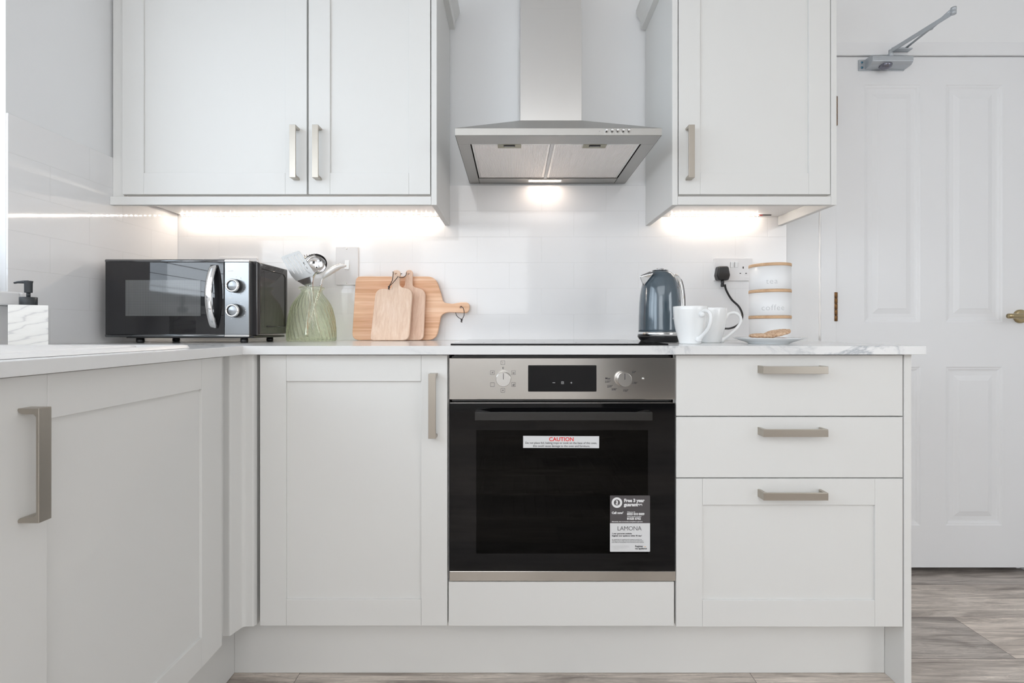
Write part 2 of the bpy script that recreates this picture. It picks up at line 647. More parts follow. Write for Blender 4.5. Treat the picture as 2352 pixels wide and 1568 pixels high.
# clear window glass
m = M['winglass'] = bpy.data.materials.new('clear_window_glass')
m.use_nodes = True
nt = m.node_tree; nt.nodes.clear()
out = nt.nodes.new('ShaderNodeOutputMaterial')
tr = nt.nodes.new('ShaderNodeBsdfTransparent')
gs = nt.nodes.new('ShaderNodeBsdfGlossy'); gs.inputs['Roughness'].default_value = .02
mx = nt.nodes.new('ShaderNodeMixShader'); mx.inputs[0].default_value = .06
nt.links.new(tr.outputs[0], mx.inputs[1]); nt.links.new(gs.outputs[0], mx.inputs[2])
nt.links.new(mx.outputs[0], out.inputs[0])

# ------------------------------------------------------------------ room shell
XR, YR, ZC = 3.0, -3.0, 2.45     # right wall, rear wall, ceiling
WY0, WY1, WZ0, WZ1 = -1.30, 1.233, 1.050, 2.20   # window opening in the left wall
TT = 1.5115                      # top of the tiles
YP, XP = 1.863, -1.308           # painted wall faces

mb = MB().box(-1.6, XR + .1, YR - .1, 2.6, -.06, 0)
struct('floor', mb, M['floor'])
mb = MB().box(-1.6, XR + .2, YR - .1, 2.42, ZC, ZC + .06)
struct('ceiling', mb, M['ceil'])
# back wall with the door opening
DX0, DX1, DZ1 = 1.236, 2.045, 2.040
mb = MB()
mb.box(XP - .3, DX0, YP, YP + .12, 0, ZC)
mb.box(DX0, DX1, YP, YP + .12, DZ1, ZC)
mb.box(DX1, XR + .1, YP, YP + .12, 0, ZC)
struct('wall_back', mb, M['paint'])
# left wall with the window opening
mb = MB()
mb.box(XP - .30, XP, YR, WY0, 0, ZC)
mb.box(XP - .30, XP, WY0, WY1, 0, WZ0)
mb.box(XP - .30, XP, WY0, WY1, WZ1, ZC)
mb.box(XP - .30, XP, WY1, YP, 0, ZC)
struct('wall_left', mb, M['paint'])
struct('wall_right', MB().box(XR, XR + .1, YR, YP, 0, ZC), M['paint'])
# rear wall; unseen doorway and dark hall added to darken the oven's reflection
mb = MB()
mb.box(XP, -1.30, YR - .1, YR, 0, ZC)
mb.box(-1.30, 1.02, YR - .1, YR, 0, ZC)
mb.box(1.02, 2.30, YR - .1, YR, 2.1, ZC)
mb.box(2.30, XR, YR - .1, YR, 0, ZC)
struct('wall_rear', mb, M['paint'])
M['hall'] = mat('hall_darkness', (0.06, 0.06, 0.06), .8)  # near-black colour stands in for the shade of unlit halls
mb = MB()
mb.box(1.0, 2.32, YR - 1.2, YR - 1.1, 0, 2.2)
mb.box(.9, 1.0, YR - 1.2, YR - .1, 0, 2.2)
mb.box(2.32, 2.42, YR - 1.2, YR - .1, 0, 2.2)
mb.box(.9, 2.42, YR - 1.2, YR - .1, 2.2, 2.3)
mb.box(.9, 2.42, YR - 1.2, YR - .1, -.05, 0)
struct('wall_added_hall', mb, M['hall'])

# tiles
mb = MB().box(XL, 1.057, YW, YP - .0005, WT, TT)
struct('wall_back_tiles', mb, M['tile_back'], bevel=.001)
mb = MB()
mb.box(XP + .0005, XL, WY1 + .0, YW, WT, TT)
mb.box(XP + .0005, XL, WY0 - .3, WY1, WT, WZ0 - .036)
struct('wall_left_tiles', mb, M['tile_left'])

# window 1: frame, panes, sill and its blind
wr = thing('window_1', None, None, (XP - .16, .44, WZ0)); wr['kind'] = 'structure'
mb = MB()
fx0, fx1 = XP - .20, XP - .14
mb.box(fx0, fx1, WY0, WY1, WZ0, WZ0 + .06).box(fx0, fx1, WY0, WY1, WZ1 - .06, WZ1)
mb.box(fx0, fx1, WY0, WY0 + .06, WZ0, WZ1).box(fx0, fx1, WY1 - .06, WY1, WZ0, WZ1)
mb.box(fx0, fx1, -.08, .0, WZ0, WZ1)
build('window_frame', mb, M['pane'], wr, bevel=.003)
build('window_pane', MB().box(XP - .172, XP - .168, WY0 + .05, WY1 - .05, WZ0 + .05, WZ1 - .05), M['winglass'], wr)
mb = MB().box(XP - .14, XP + .038, WY0 - .04, WY1 - .0005, WZ0 - .0345, WZ0)
mb.box(XP + .0005, XP + .038, WY1 - .0005, WY1 + .012, WZ0 - .0345, WZ0)
build('window_sill', mb, M['gloss'], wr, bevel=.004)
# venetian blind in the reveal
bl = thing('venetian_blind', 'white horizontal slat blind hanging inside the window by the sink', 'blind', (XP - .10, .44, WZ1))
mb = MB().box(XP - .125, XP - .075, WY0 + .02, WY1 - .02, WZ1 - .045, WZ1 - .003)
build('head_rail', mb, M['whiteplastic'], bl, bevel=.002)
mb = MB()
zz = WZ1 - .075
while zz > WZ0 + .03:
    mb.add([(XP - .120, WY0 + .02, zz + .003), (XP - .120, WY1 - .02, zz + .003), (XP - .080, WY1 - .02, zz - .003), (XP - .080, WY0 + .02, zz - .003),
            (XP - .120, WY0 + .02, zz + .005), (XP - .120, WY1 - .02, zz + .005), (XP - .080, WY1 - .02, zz - .001), (XP - .080, WY0 + .02, zz - .001)],
           [(0, 1, 2, 3), (7, 6, 5, 4), (0, 4, 5, 1), (1, 5, 6, 2), (2, 6, 7, 3), (3, 7, 4, 0)])
    zz -= .05
build('slats', mb, M['whiteplastic'], bl)

# ---- door 1 on the back wall, its frame, hinge, lever
YD = 1.869
dx0, dx1 = 1.256, 2.018
dz0, dz1 = .0246, 2.0155


def ring_face(mb, x0, x1, z0, z1, y, holes, rings):
    """front face (towards -Y) with moulded sunk panels"""
    xs = sorted({x0, x1, *[h[0] for h in holes], *[h[1] for h in holes]})
    zs = sorted({z0, z1, *[h[2] for h in holes], *[h[3] for h in holes]})
    for i in range(len(xs) - 1):
        for j in range(len(zs) - 1):
            cx, cz = (xs[i] + xs[i + 1]) / 2, (zs[j] + zs[j + 1]) / 2
            if any(h[0] < cx < h[1] and h[2] < cz < h[3] for h in holes):
                continue
            mb.add([(xs[i], y, zs[j]), (xs[i + 1], y, zs[j]), (xs[i + 1], y, zs[j + 1]), (xs[i], y, zs[j + 1])], [(0, 1, 2, 3)])
    for h in holes:
        vs = []
        for off, dep in rings:
            vs += [(h[0] + off, y + dep, h[2] + off), (h[1] - off, y + dep, h[2] + off), (h[1] - off, y + dep, h[3] - off), (h[0] + off, y + dep, h[3] - off)]
        fs = []
        for k in range(len(rings) - 1):
            for q in range(4):
                fs.append((k * 4 + q, k * 4 + (q + 1) % 4, (k + 1) * 4 + (q + 1) % 4, (k + 1) * 4 + q))
        k = len(rings) - 1
        fs.append((k * 4, k * 4 + 1, k * 4 + 2, k * 4 + 3))
        mb.add(vs, fs)


pz = [(.188, .807), (.981, 1.908)]
pxs = [(1.369, 1.587), (1.687, 1.907)]
holes = [(a, b, c, d) for a, b in pxs for c, d in pz]
rings = [(0, 0), (.004, .0025), (.010, .0035), (.014, .006), (.020, .007), (.034, .007), (.052, .0025), (.054, .0015)]
dr = thing('door_1', None, None, (1.64, YD, 0)); dr['kind'] = 'structure'
mb = MB()
ring_face(mb, dx0, dx1, dz0, dz1, YD, holes, rings)
mb.box(dx0, dx1, YD + .013, YD + .040, dz0, dz1)
for (a, b, c, d) in ((dx0, dx0, dz0, dz1), (dx1, dx1, dz0, dz1)):
    mb.add([(a, YD, c), (a, YD + .013, c), (a, YD + .013, d), (a, YD, d)], [(0, 1, 2, 3)])
for zq in (dz0, dz1):
    mb.add([(dx0, YD, zq), (dx1, YD, zq), (dx1, YD + .013, zq), (dx0, YD + .013, zq)], [(0, 1, 2, 3)])
build('door_leaf', mb, M['gloss'], dr, fix=False)
# lever handle
hc = (1.974, YD, 1.004)
mb = MB()
prof = [(0.0, 0), (.0265, 0), (.0265, .006), (.0235, .009), (.016, .0095), (.0, .0095)]
mb.lathe(prof, n=40)
mb.xf(Matrix.Translation((hc[0], YD, hc[2])) @ Matrix.Rotation(PI / 2, 4, 'X'))
rose = build('door_handle', mb, M['brass'], dr)
mb = MB()
mb.tube(smooth_path([(hc[0], YD - .006, hc[2]), (hc[0], YD - .035, hc[2]), (hc[0] - .004, YD - .050, hc[2]), (hc[0] - .02, YD - .055, hc[2]), (hc[0] - .10, YD - .055, hc[2])], 5), .0095, n=16)
build('lever', mb, M['brass'], rose)
# frame
fr_ = thing('trim_1', None, None, (1.2, YP, 0)); fr_['kind'] = 'structure'
mb = MB()
fy = YP - .003
mb.box(1.193, 1.2535, fy, YP + .115, 0, 2.068)
mb.box(2.0205, 2.08, fy, YP + .115, 0, 2.068)
mb.box(1.2535, 2.0205, fy, YP + .115, 2.0185, 2.068)
mb.box(1.2535, 1.27, YD + .041, YP + .115, 0, 2.0185)
mb.box(1.2535, 2.0205, YD + .041, YP + .115, 2.003, 2.0185)
mb.box(2.005, 2.0205, YD + .041, YP + .115, 0, 2.0185)
build('door_frame', mb, M['gloss'], fr_, bevel=.002)
# caulk bead beside the frame, with a wavy torn edge
mb = MB()
pts = []
zc = WT
while zc < 2.06:
    pts.append((1.190 + random.uniform(-.0012, .0012), YP - .001, zc)); zc += .03
mb.tube(pts, [.0035 + random.uniform(-.0006, .0006) for _ in pts], n=8)
build('sealant_bead', mb, M['cab_white'], fr_)
for z0 in (.985, 1.745):
    mb = MB()
    zt = z0
    for k in range(5):
        hgt = .022
        mb.lathe([(.0, 0), (.0062, 0), (.0068, .001), (.0068, hgt - .001), (.0062, hgt), (0, hgt)], c=(1.2515, YD - .007, zt), n=16)
        zt += hgt + .0006
    mb.box(1.246, 1.2525, YD - .008, YD + .03, z0, zt)
    build('hinge', mb, M['bronze'], fr_)
# small threshold gap: darkness of the hall beyond the door
struct('wall_beyond_door', MB().box(.9, 3.1, 2.35, 2.40, 0, 2.5).box(.85, .9, YP + .12, 2.40, 0, 2.5).box(3.1, 3.15, YP + .12, 2.40, 0, 2.5), M['hall'])

# ------------------------------------------------------------------ handles and fronts
BARW, BARL, OUT = .0195, .167, .031


def handle_profile():
    # length axis a (0..BARL), depth axis d (0 at the door .. OUT); inner corners curved
    L_, O, t, lt = BARL, OUT, .0045, .0085
    out = [(0, 0), (0, O), (L_, O), (L_, 0), (L_ - .003, 0)]
    for k in range(7):
        a = k / 6 * PI / 2
        out.append((L_ - .003 - (lt - .003) * math.sin(a), .010 * (1 - math.cos(a))))
    out.append((L_ - lt, O - t - .004)); out.append((L_ - lt - .004, O - t))
    out.append((lt + .004, O - t)); out.append((lt, O - t - .004))
    for k in range(7):
        a = (1 - k / 6) * PI / 2
        out.append((.003 + (lt - .003) * math.sin(a), .010 * (1 - math.cos(a))))
    out.append((.003, 0))
    return out


def pull(parent, base, along, outw, across, name='handle'):
    """D-shaped bar pull: base corner, unit vectors along / outward / across"""
    along, outw, across = Vector(along), Vector(outw), Vector(across)
    P = handle_profile(); n = len(P)
    vs = [Vector(base) + along * a + outw * d for a, d in P] + [Vector(base) + along * a + outw * d + across * BARW for a, d in P]
    fs = [tuple(range(n)), tuple(range(2 * n - 1, n - 1, -1))] + [(i, (i + 1) % n, (i + 1) % n + n, i + n) for i in range(n)]
    return build(name, MB().add(vs, fs), M['nickel'], parent, bevel=.0009)


def shaker(name, parent, x0, x1, z0, z1, y, thick=.020, st=.069, stile_r=None, face='y', flip=None):
    """shaker door front: stiles, rails and sunk panel; face 'y' looks to -Y, 'x' looks to +X"""
    mb = MB()
    g = .0003
    sr = stile_r or st
    def bx(a0, a1, d0, d1, c0, c1):
        if face == 'y':
            mb.box(a0, a1, y + d0, y + d1, c0, c1)
        else:
            mb.box(y - d1, y - d0, a0, a1, c0, c1)
    bx(x0, x0 + st, 0, thick, z0, z1)
    bx(x1 - sr, x1, 0, thick, z0, z1)
    bx(x0 + st + g, x1 - sr - g, 0, thick, z1 - st, z1)
    bx(x0 + st + g, x1 - sr - g, 0, thick, z0, z0 + st)
    bx(x0 + st - .002, x1 - sr + .002, .006, thick - .003, z0 + st - .002, z1 - st + .002)
    return build(name, mb, M['cab'], parent, bevel=.0009)


def carcass(parent, x0, x1, y0, y1, z0, z1, m, t=.018):
    mb = MB()
    mb.box(x0, x0 + t, y0, y1, z0, z1).box(x1 - t, x1, y0, y1, z0, z1)
    mb.box(x0 + t, x1 - t, y0, y1, z0, z0 + t).box(x0 + t, x1 - t, y0, y1, z1 - t, z1)
    mb.box(x0 + t, x1 - t, y1 - .01, y1, z0 + t, z1 - t)
    return build('carcass', mb, m, parent)


# ------------------------------------------------------------------ wall cabinets
UZ0, UZ1 = 1.3886, 2.1086
Dh = YU


def wall_cab(x0, x1, label, hx):
    t = thing('wall_cabinet', label, 'cabinet', ((x0 + x1) / 2, YW, UZ0), group='wall cabinets above the worktop')
    carcass(t, x0, x1, YU + .022, YW - .002, UZ0 + .0, UZ1, M['cab_white'])
    d = shaker('door', t, x0 + .0025, x1 - .0025, UZ0 - .003 + .0035, UZ1 - .002, YU)
    pull(d, (hx, YU, 1.4335), (0, 0, 1), (0, -1, 0), (1, 0, 0))
    return t


cx1 = X(989, YU) + .0015     # right edge of the left pair (inner face of end panel)
xm = X(706.5, YU)
wall_cab(xm - .600, xm - .0005, 'tall pale grey wall cabinet with wide shaker door in the left corner above the microwave', X(664.5, 1.512))
wall_cab(xm + .0005, cx1, 'narrower pale grey wall cabinet left of the cooker hood, handle on its left side', X(716.5, 1.512))
rx0, rx1 = X(1544, YU), X(1922, YU)
wall_cab(rx0 + .0185, rx1 - .0185, 'pale grey wall cabinet right of the cooker hood beside the door closer', X(1582, 1.512))

EZ0 = 1.3545      # lower edge of end panels


def end_panel(name, x0, x1, y0, y1, z0, z1, label, m=None):
    o = build(name, MB().box(x0, x1, y0, y1, z0, z1), m or M['cab_flat'], bevel=.0012)
    return tag(o, label, 'cabinet panel')


end_panel('end_panel', cx1 + .0005, cx1 + .0185, YU, YW - .001, EZ0, UZ1, 'grey end panel on the right side of the left wall cabinets')
end_panel('end_panel', rx0, rx0 + .018, YU, YW - .001, EZ0, UZ1, 'pale end panel closing the left side of the right wall cabinet')
end_panel('end_panel', rx1 - .018, rx1, YU, YW - .001, EZ0, UZ1, 'end panel on the right side of the right wall cabinet next to the door')
# pelmets (light rails) under the doors
PZ0, PZ1 = Z(470, YU), Z(451, YU)
px0 = -1.3015
o = build('pelmet', MB().box(px0, cx1, YU, YU + .018, PZ0, PZ1), M['cab_flat'], bevel=.0012)
tag(o, 'long grey pelmet rail running under the left wall cabinets', 'pelmet')
o = build('pelmet', MB().box(rx0 + .0185, rx1 - .0185, YU, YU + .018, PZ0, PZ1), M['cab_flat'], bevel=.0012)
tag(o, 'short grey pelmet rail under the right wall cabinet', 'pelmet')
# corner filler left of the tall cabinet
mb = MB().box(px0, xm - .6015, YU + .012, YU + .030, UZ0 - .012, UZ1)
o = build('filler_strip', mb, M['cab_flat'], bevel=.001)
tag(o, 'narrow grey filler strip between left wall and the corner wall cabinet', 'filler strip')


# cornice along the tops
def cornice(path, label):
    prof = [(0, 0), (.020, 0), (.022, .004), (.022, .030), (.040, .062), (.040, .072), (0, .072)]
    # path: list of (x, y, nx, ny) with outward direction at each point
    vs = []
    for (x, y, nx, ny) in path:
        vs += [(x + nx * a, y + ny * a, UZ1 + b) for a, b in prof]
    n = len(prof); fs = []
    for i in range(len(path) - 1):
        for k in range(n):
            fs.append((i * n + k, i * n + (k + 1) % n, (i + 1) * n + (k + 1) % n, (i + 1) * n + k))
    fs.append(tuple(range(n))); fs.append(tuple(range((len(path) - 1) * n, len(path) * n)))
    o = build('cornice', MB().add(vs, fs), M['cab_flat'])
    tag(o, label, 'cornice')


cornice([(px0, YU, 0, -1), (cx1 + .0185, YU, 1, -1), (cx1 + .0185, YW - .009, 1, 0)], 'grey cornice on top of the left wall cabinets')
cornice([(rx0, YW - .009, -1, 0), (rx0, YU, -1, -1), (rx1, YU, 1, -1), (rx1, YW - .009, 1, 0)], 'grey cornice on top of the right wall cabinet')


# LED strips
def led_strip(x0, x1, n, label, lead=None):
    y = 1.815
    t = thing('led_strip_light', label, 'light strip', ((x0 + x1) / 2, y, UZ0), group='warm LED strips under the wall cabinets')
    z = UZ0 - .0005
    build('tape', MB().box(x0, x1, y, y + .008, z - .0012, z), M['tape'], t)
    me = None
    for i in range(n):
        xx = x0 + (i + .5) * (x1 - x0) / n
        if me is None:
            o = build('led', MB().box(-.0015, .0015, -.0015, .0015, -.0030, 0), M['led'], t, local=True)
            o0 = o
        else:
            o = o0.copy(); COL.objects.link(o); o.parent = t
        me = o.data
        o.location = (xx - t.location.x, .004, z - .0012 - t.location.z)
    if lead:
        build('lead', MB().box(x1, x1 + .012, y + .002, y + .005, z - .003, z, 0).box(x1 + .012, x1 + .045, y + .002, y + .006, z - .002, z, 1), [M['redwire'], M['dark']], t)


led_strip(X(413, 1.819), X(1006, 1.819), 54, 'long warm LED strip under the left wall cabinets')
led_strip(X(1539, 1.819), X(1744, 1.819), 22, 'short warm LED strip with red lead under the right wall cabinet', lead=True)

# ------------------------------------------------------------------ base cabinets, back run
BZ0, BZ1 = .1705, .8865
CB = .871   # top of carcasses under the worktop
bx0, bx1 = X(597, YB), X(1027.5, YB)
t = thing('base_cabinet', 'grey shaker base cabinet left of the oven with a vertical bar handle', 'cabinet', ((bx0 + bx1) / 2, YB, 0))
carcass(t, bx0 - .002, bx1 + .0015, YB + .0225, YW - .01, BZ0, WB - .001, M['cab_white'])
d = shaker('door', t, bx0, bx1, BZ0 + .002, BZ1, YB)
pull(d, (X(983.5, 1.233), YB, .673), (0, 0, 1), (0, -1, 0), (1, 0, 0))

# drawers
wx0, wx1 = X(1553, YB), X(2073.5, YB)
t = thing('drawer_unit', 'grey three-drawer base unit right of the oven with horizontal bar handles', 'drawers', ((wx0 + wx1) / 2, YB, 0))
carcass(t, wx0 - .001, wx1 + .001, YB + .0225, YW - .01, BZ0, WB - .001, M['cab_white'])
hx = X(1754, 1.233)
mb = MB().box(wx0, wx1, YB, YB + .02, Z(955, YB), BZ1)
d1 = build('drawer', mb, M['cab'], t, bevel=.0012)
pull(d1, (hx, YB, .8400), (1, 0, 0), (0, -1, 0), (0, 0, 1))
mb = MB().box(wx0, wx1, YB, YB + .02, Z(1096.5, YB), Z(957.5, YB))
d2 = build('drawer', mb, M['cab'], t, bevel=.0012)
pull(d2, (hx, YB, .6775), (1, 0, 0), (0, -1, 0), (0, 0, 1))
d3 = shaker('drawer', t, wx0, wx1, BZ0 - .0005, Z(1099, YB), YB, st=.0695, stile_r=.073)
pull(d3, (hx, YB, .5140), (1, 0, 0), (0, -1, 0), (0, 0, 1))

ep0, ep1 = X(2076.5, YB) , X(2093, YB)
o = build('end_panel', MB().box(ep0, ep1, YB - .001, YW - .002, 0, WB - .0005), M['cab_flat'], bevel=.0012)
tag(o, 'full-height grey end panel closing the drawer unit, standing on the floor', 'cabinet panel')

# oven housing: dark surround box and the filler front below the oven
ox0, ox1 = X(1032, YB), X(1551, YB)
t = thing('oven_housing', 'grey oven housing unit with plain filler front below the oven', 'cabinet', ((ox0 + ox1) / 2, YB, 0))
mb = MB()
mb.box(bx1 + .0018, ox0 - .0006, YB + .0215, YW - .05, BZ0, WB - .001)
mb.box(ox1 + .0006, wx0 - .0014, YB + .0215, YW - .05, BZ0, WB - .001)
mb.box(ox0, ox1, YB + .0225, YW - .05, BZ0, BZ0 + .018)
mb.box(ox0, ox1, YB + .025, YW - .05, Z(1340, YB) - .006, Z(1340, YB))
build('carcass', mb, M['dark'], t)
build('filler_front', MB().box(X(1030, YB), X(1548.5, YB), YB, YB + .02, BZ0 + .001, Z(1336, YB)), M['cab'], t, bevel=.0015)

# plinths
PYB = 1.330
o = build('plinth', MB().box(-.775, ep0 - .001, PYB, PYB + .016, .001, BZ0 - .0015), M['cab_flat'], bevel=.0006)
tag(o, 'long grey plinth board below the oven and base cabinets', 'plinth')
o = build('plinth', MB().box(-.791, -.7755, -.35, PYB + .015, .001, BZ0 - .0015), M['cab_flat'], bevel=.0006)
tag(o, 'grey plinth board below the sink cabinets on the left', 'plinth')

# corner post between the two runs
o = MB()
out = rounded([(-.7445, 1.190, 0), (-.7445, 1.227, .001), (-.7265, 1.227, .006), (-.7145, 1.266, .012), (-.6885, 1.266, .006), (-.6835, 1.275, .002), (-.6835, 1.290, 0), (-.770, 1.290, 0), (-.770, 1.190, 0)])
o.prism(out, BZ0 - .001, WB - .001, 'z')
o = build('corner_post', o, M['cab_flat'])
tag(o, 'moulded grey corner post between sink cabinet and base cabinet', 'corner post')

# ------------------------------------------------------------------ base cabinets, left run (faces +X)
XD = -.7217


def left_cab(y0, y1, label, hy, hname):
    t = thing('sink_cabinet', label, 'cabinet', (XD, (y0 + y1) / 2, 0))
    mb = MB()
    mb.box(XP + .03, XD - .0225, y0, y0 + .018, BZ0, .72).box(XP + .03, XD - .0225, y1 - .018, y1, BZ0, .72)
    mb.box(XP + .03, XD - .0225, y0 + .018, y1 - .018, BZ0, BZ0 + .018)
    mb.box(XD - .04, XD - .0225, y0, y1, .72, WB - .001)
    build('carcass', mb, M['cab_white'], t)
    d = shaker('door', t, y0 + .0015, y1 - .0015, BZ0 + .002, BZ1, XD, face='x', st=.0700, stile_r=.077)
    pull(d, (XD, hy, .6735), (0, 0, 1), (1, 0, 0), (0, 1, 0))
    return t


left_cab(.6695, 1.1865, 'large grey shaker cabinet under the sink drainer at the far left', .6965, 'a')
left_cab(.150, .6680, 'grey shaker cabinet under the sink bowl, left of the large one', .1775, 'b')

# ------------------------------------------------------------------ worktop: one L-shaped slab
WX, WY = -.701, 1.240
out = [(XP + .0065, -.36), (WX, -.36), (WX, WY), (X(2128, WY), WY), (X(2128, WY), YW + .0075), (XP + .0065, YW + .0075)]
mb = MB()
# bowl cut-out lies in front of the camera's view: slab split round it
mb.prism(out, WB, WT, 'z')
o = build('worktop', mb, M['marble'], bevel=.0012)
tag(o, 'white marble-effect L-shaped worktop with grey veins', 'worktop')

# ------------------------------------------------------------------ sink with drainer
sx0, sx1, sy0, sy1 = -1.245, -.745, .12, 1.12
t = thing('sink', 'stainless steel inset sink and ribbed drainer on the left worktop', 'sink', ((sx0 + sx1) / 2, .62, WT))
mb = MB()
H = WT + .0005
rings_ = [(.000, 0), (.003, .0065), (.010, .0075), (.022, .0070), (.030, .003)]
vs, fs = [], []
base = None
n = 0
for off, dz in rings_:
    rr = rrect(sx0 + off, sx1 - off, sy0 + off, sy1 - off, .03 if off < .02 else .02, 6)
    n = len(rr)
    vs += [(a, b, H + dz) for a, b in rr]
for k in range(len(rings_) - 1):
    for q in range(n):
        fs.append((k * n + q, k * n + (q + 1) % n, (k + 1) * n + (q + 1) % n, (k + 1) * n + q))
fs.append(tuple(range((len(rings_) - 1) * n, len(rings_) * n)))
mb.add(vs, fs, 0, True)
rim = build('drainer', mb, M['sinksteel'], t)
mb = MB()
for i in range(9):
    xx = sx0 + .07 + i * .042
    mb.tube([(xx, .66, H + .003), (xx, .68, H + .0045), (xx, 1.04, H + .0045), (xx, 1.06, H + .003)], .004, n=8)
build('ribs', mb, M['sinksteel'], t)
mb = MB()
mb.box(sx0 + .06, sx1 - .06, sy0 + .05, .56, H + .0031, H + .0036)
build('bowl', mb, M['sinksteel'], t)

# ------------------------------------------------------------------ hob
hbx0, hbx1 = X(1034, 1.30), X(1537, 1.30)
t = thing('hob', 'black glass hob set flat into the worktop above the oven', 'hob', ((hbx0 + hbx1) / 2, 1.30, WT))
me = curve_mesh([rrect(hbx0, hbx1, 1.30, 1.82, .008)], .002, .0008)
build('glass', MB().mesh(me, Matrix.Translation((0, 0, WT + .0022))), M['blackglass'], t)
mb = MB()
for (cx, cy, r) in ((.0, 1.42, .09), (.26, 1.42, .075), (.0, 1.68, .075), (.26, 1.68, .105)):
    for rr in (r,):
        vs, fs = [], []
        for i in range(48):
            a = 2 * PI * i / 48
            vs += [(cx + rr * math.cos(a), cy + rr * math.sin(a), WT + .0044), (cx + (rr + .0015) * math.cos(a), cy + (rr + .0015) * math.sin(a), WT + .0044)]
        for i in range(48):
            j = (i + 1) % 48
            fs.append((2 * i, 2 * i + 1, 2 * j + 1, 2 * j))
        mb.add(vs, fs)
build('zone_marking', mb, M['inkgrey'], t, fix=False)

# ------------------------------------------------------------------ oven
t = thing('oven', 'black glass built-in oven with steel control panel and two stickers', 'oven', ((ox0 + ox1) / 2, YB, Z(1333, YB)))
FZ0, FZ1 = Z(917, YB), Z(822, YB)
fas = build('control_panel', MB().box(ox0, ox1, YB - .002, YB + .02, FZ0, FZ1), M['steel'], t, bevel=.001)
YF = YB - .002
mb = MB()
me = curve_mesh([rrect(X(1213, YF), X(1370, YF), Z(899, YF), Z(838.5, YF), .002)], .0006)
mb.mesh(me, Matrix.Translation((0, YF - .0002, 0)) @ Matrix.Rotation(PI / 2, 4, 'X'), 0)
disp = build('display', mb, M['blackglass'], fas)
mb = MB()


def put_text(mb, s, size, x, y, z, mi=0, bold=0, align='CENTER', space=1.0):
    mb.mesh(text_mesh(s, size, bold, align, space=space), upright(x, y, z), mi)


def sq_ring(mb, cx, cz, h, w, y, mi=0):
    for (a, b, c, d) in ((-h, h, h - w, h), (-h, h, -h, -h + w), (-h, -h + w, -h, h), (h - w, h, -h, h)):
        mb.add([(cx + a, y, cz + c), (cx + b, y, cz + c), (cx + b, y, cz + d), (cx + a, y, cz + d)], [(0, 1, 2, 3)], mi)


yi = YF - .0012
dx = lambda p: X(p, YF)
dzz = lambda p: Z(p, YF)
mb.box(dx(1269), dx(1275), yi - .0001, yi, dzz(879), dzz(878))
put_text(mb, '+', .011, dx(1312), yi, dzz(882))
sq_ring(mb, dx(1292), dzz(878.5), .0034, .0007, yi)
sq_ring(mb, dx(1292), dzz(878.5), .0016, .0006, yi)
build('symbols', mb, M['inkgrey'], fas, fix=False)
yi = YF - .0004
for (px, py, kind) in ((1155, 832.5, '|'), (1131, 855.5, '+'), (1179.5, 855.5, 'o'), (1131, 883, ''), (1179.5, 883, '#'), (1155, 896, '+')):
    mb = MB()
    sq_ring(mb, dx(px), dzz(py), .0053, .0006, yi)
    if kind == '|':
        mb.box(dx(px) - .0003, dx(px) + .0003, yi - .0001, yi, dzz(py) - .0025, dzz(py) + .0025)
    elif kind:
        put_text(mb, kind, .009, dx(px), yi, dzz(py + 2.8), bold=.0001)
    build('icon', mb, M['ink'], fas, fix=False)
mb = MB()
put_text(mb, '0', .0075, dx(1155.5), yi, dzz(847), bold=.0002)
build('number', mb, M['ink'], fas, fix=False)
for (st_, px, py) in (('50\u00b0', 1456, 857), ('100\u00b0', 1458, 881.5), ('150\u00b0', 1437, 899), ('200\u00b0', 1411, 896), ('220\u00b0', 1401, 889), ('250\u00b0', 1396, 878.5), ('Max', 1396, 871)):
    mb = MB()
    put_text(mb, st_, .0078, dx(px), yi, dzz(py), bold=.0001)
    build('number', mb, M['ink'], fas, fix=False)


def knob(px, py, r, ang):
    cx, cz = dx(px), dzz(py)
    mb = MB()
    mb.lathe([(0, 0), (r * 1.04, 0), (r * 1.04, .003), (r, .004), (r, .019), (r * .95, .021), (0, .021)], n=48, smooth=False)
    # pointer line
    mb.box(-.0007, .0007, r * .02, r * .86, .0211, .0214, 1)
    mb.xf(Matrix.Translation((cx, YF, cz)) @ Matrix.Rotation(PI / 2, 4, 'X') @ Matrix.Rotation(ang, 4, 'Z'))
    build('knob', mb, [M['satin'], M['ink']], fas, fix=True)


knob(1156.5, 869.5, .0190, 0)
knob(1431, 870, .0188, 0)
mb = MB().lathe([(0, 0), (.0035, 0), (.0035, .0015), (0, .0022)], n=20)
mb.xf(Matrix.Translation((dx(1477), YF, dzz(869))) @ Matrix.Rotation(PI / 2, 4, 'X'))
build('indicator_lamp', mb, M['chrome'], fas)
# body behind
mb = MB()
bz0 = Z(1330, YB)
mb.box(ox0 + .004, ox1 - .004, YB + .020, YB + .024, FZ0 - .008, FZ1 + .004)
mb.box(ox0 + .010, ox1 - .010, YB + .024, YB + .030, Z(926, YB), FZ1 + .010)
mb.box(ox0 + .015, ox1 - .015, YB + .024, YW - .07, FZ0 - .03, FZ1)
mb.box(ox0 + .015, ox0 + .06, YB + .024, YW - .07, bz0, FZ0 - .03)
mb.box(ox1 - .06, ox1 - .015, YB + .024, YW - .07, bz0, FZ0 - .03)
mb.box(ox0 + .06, ox1 - .06, YB + .024, YW - .07, bz0, bz0 + .06)
mb.box(ox0 + .06, ox1 - .06, YW - .08, YW - .07, bz0 + .06, FZ0 - .03)
build('body', mb, M['enamel'], t)
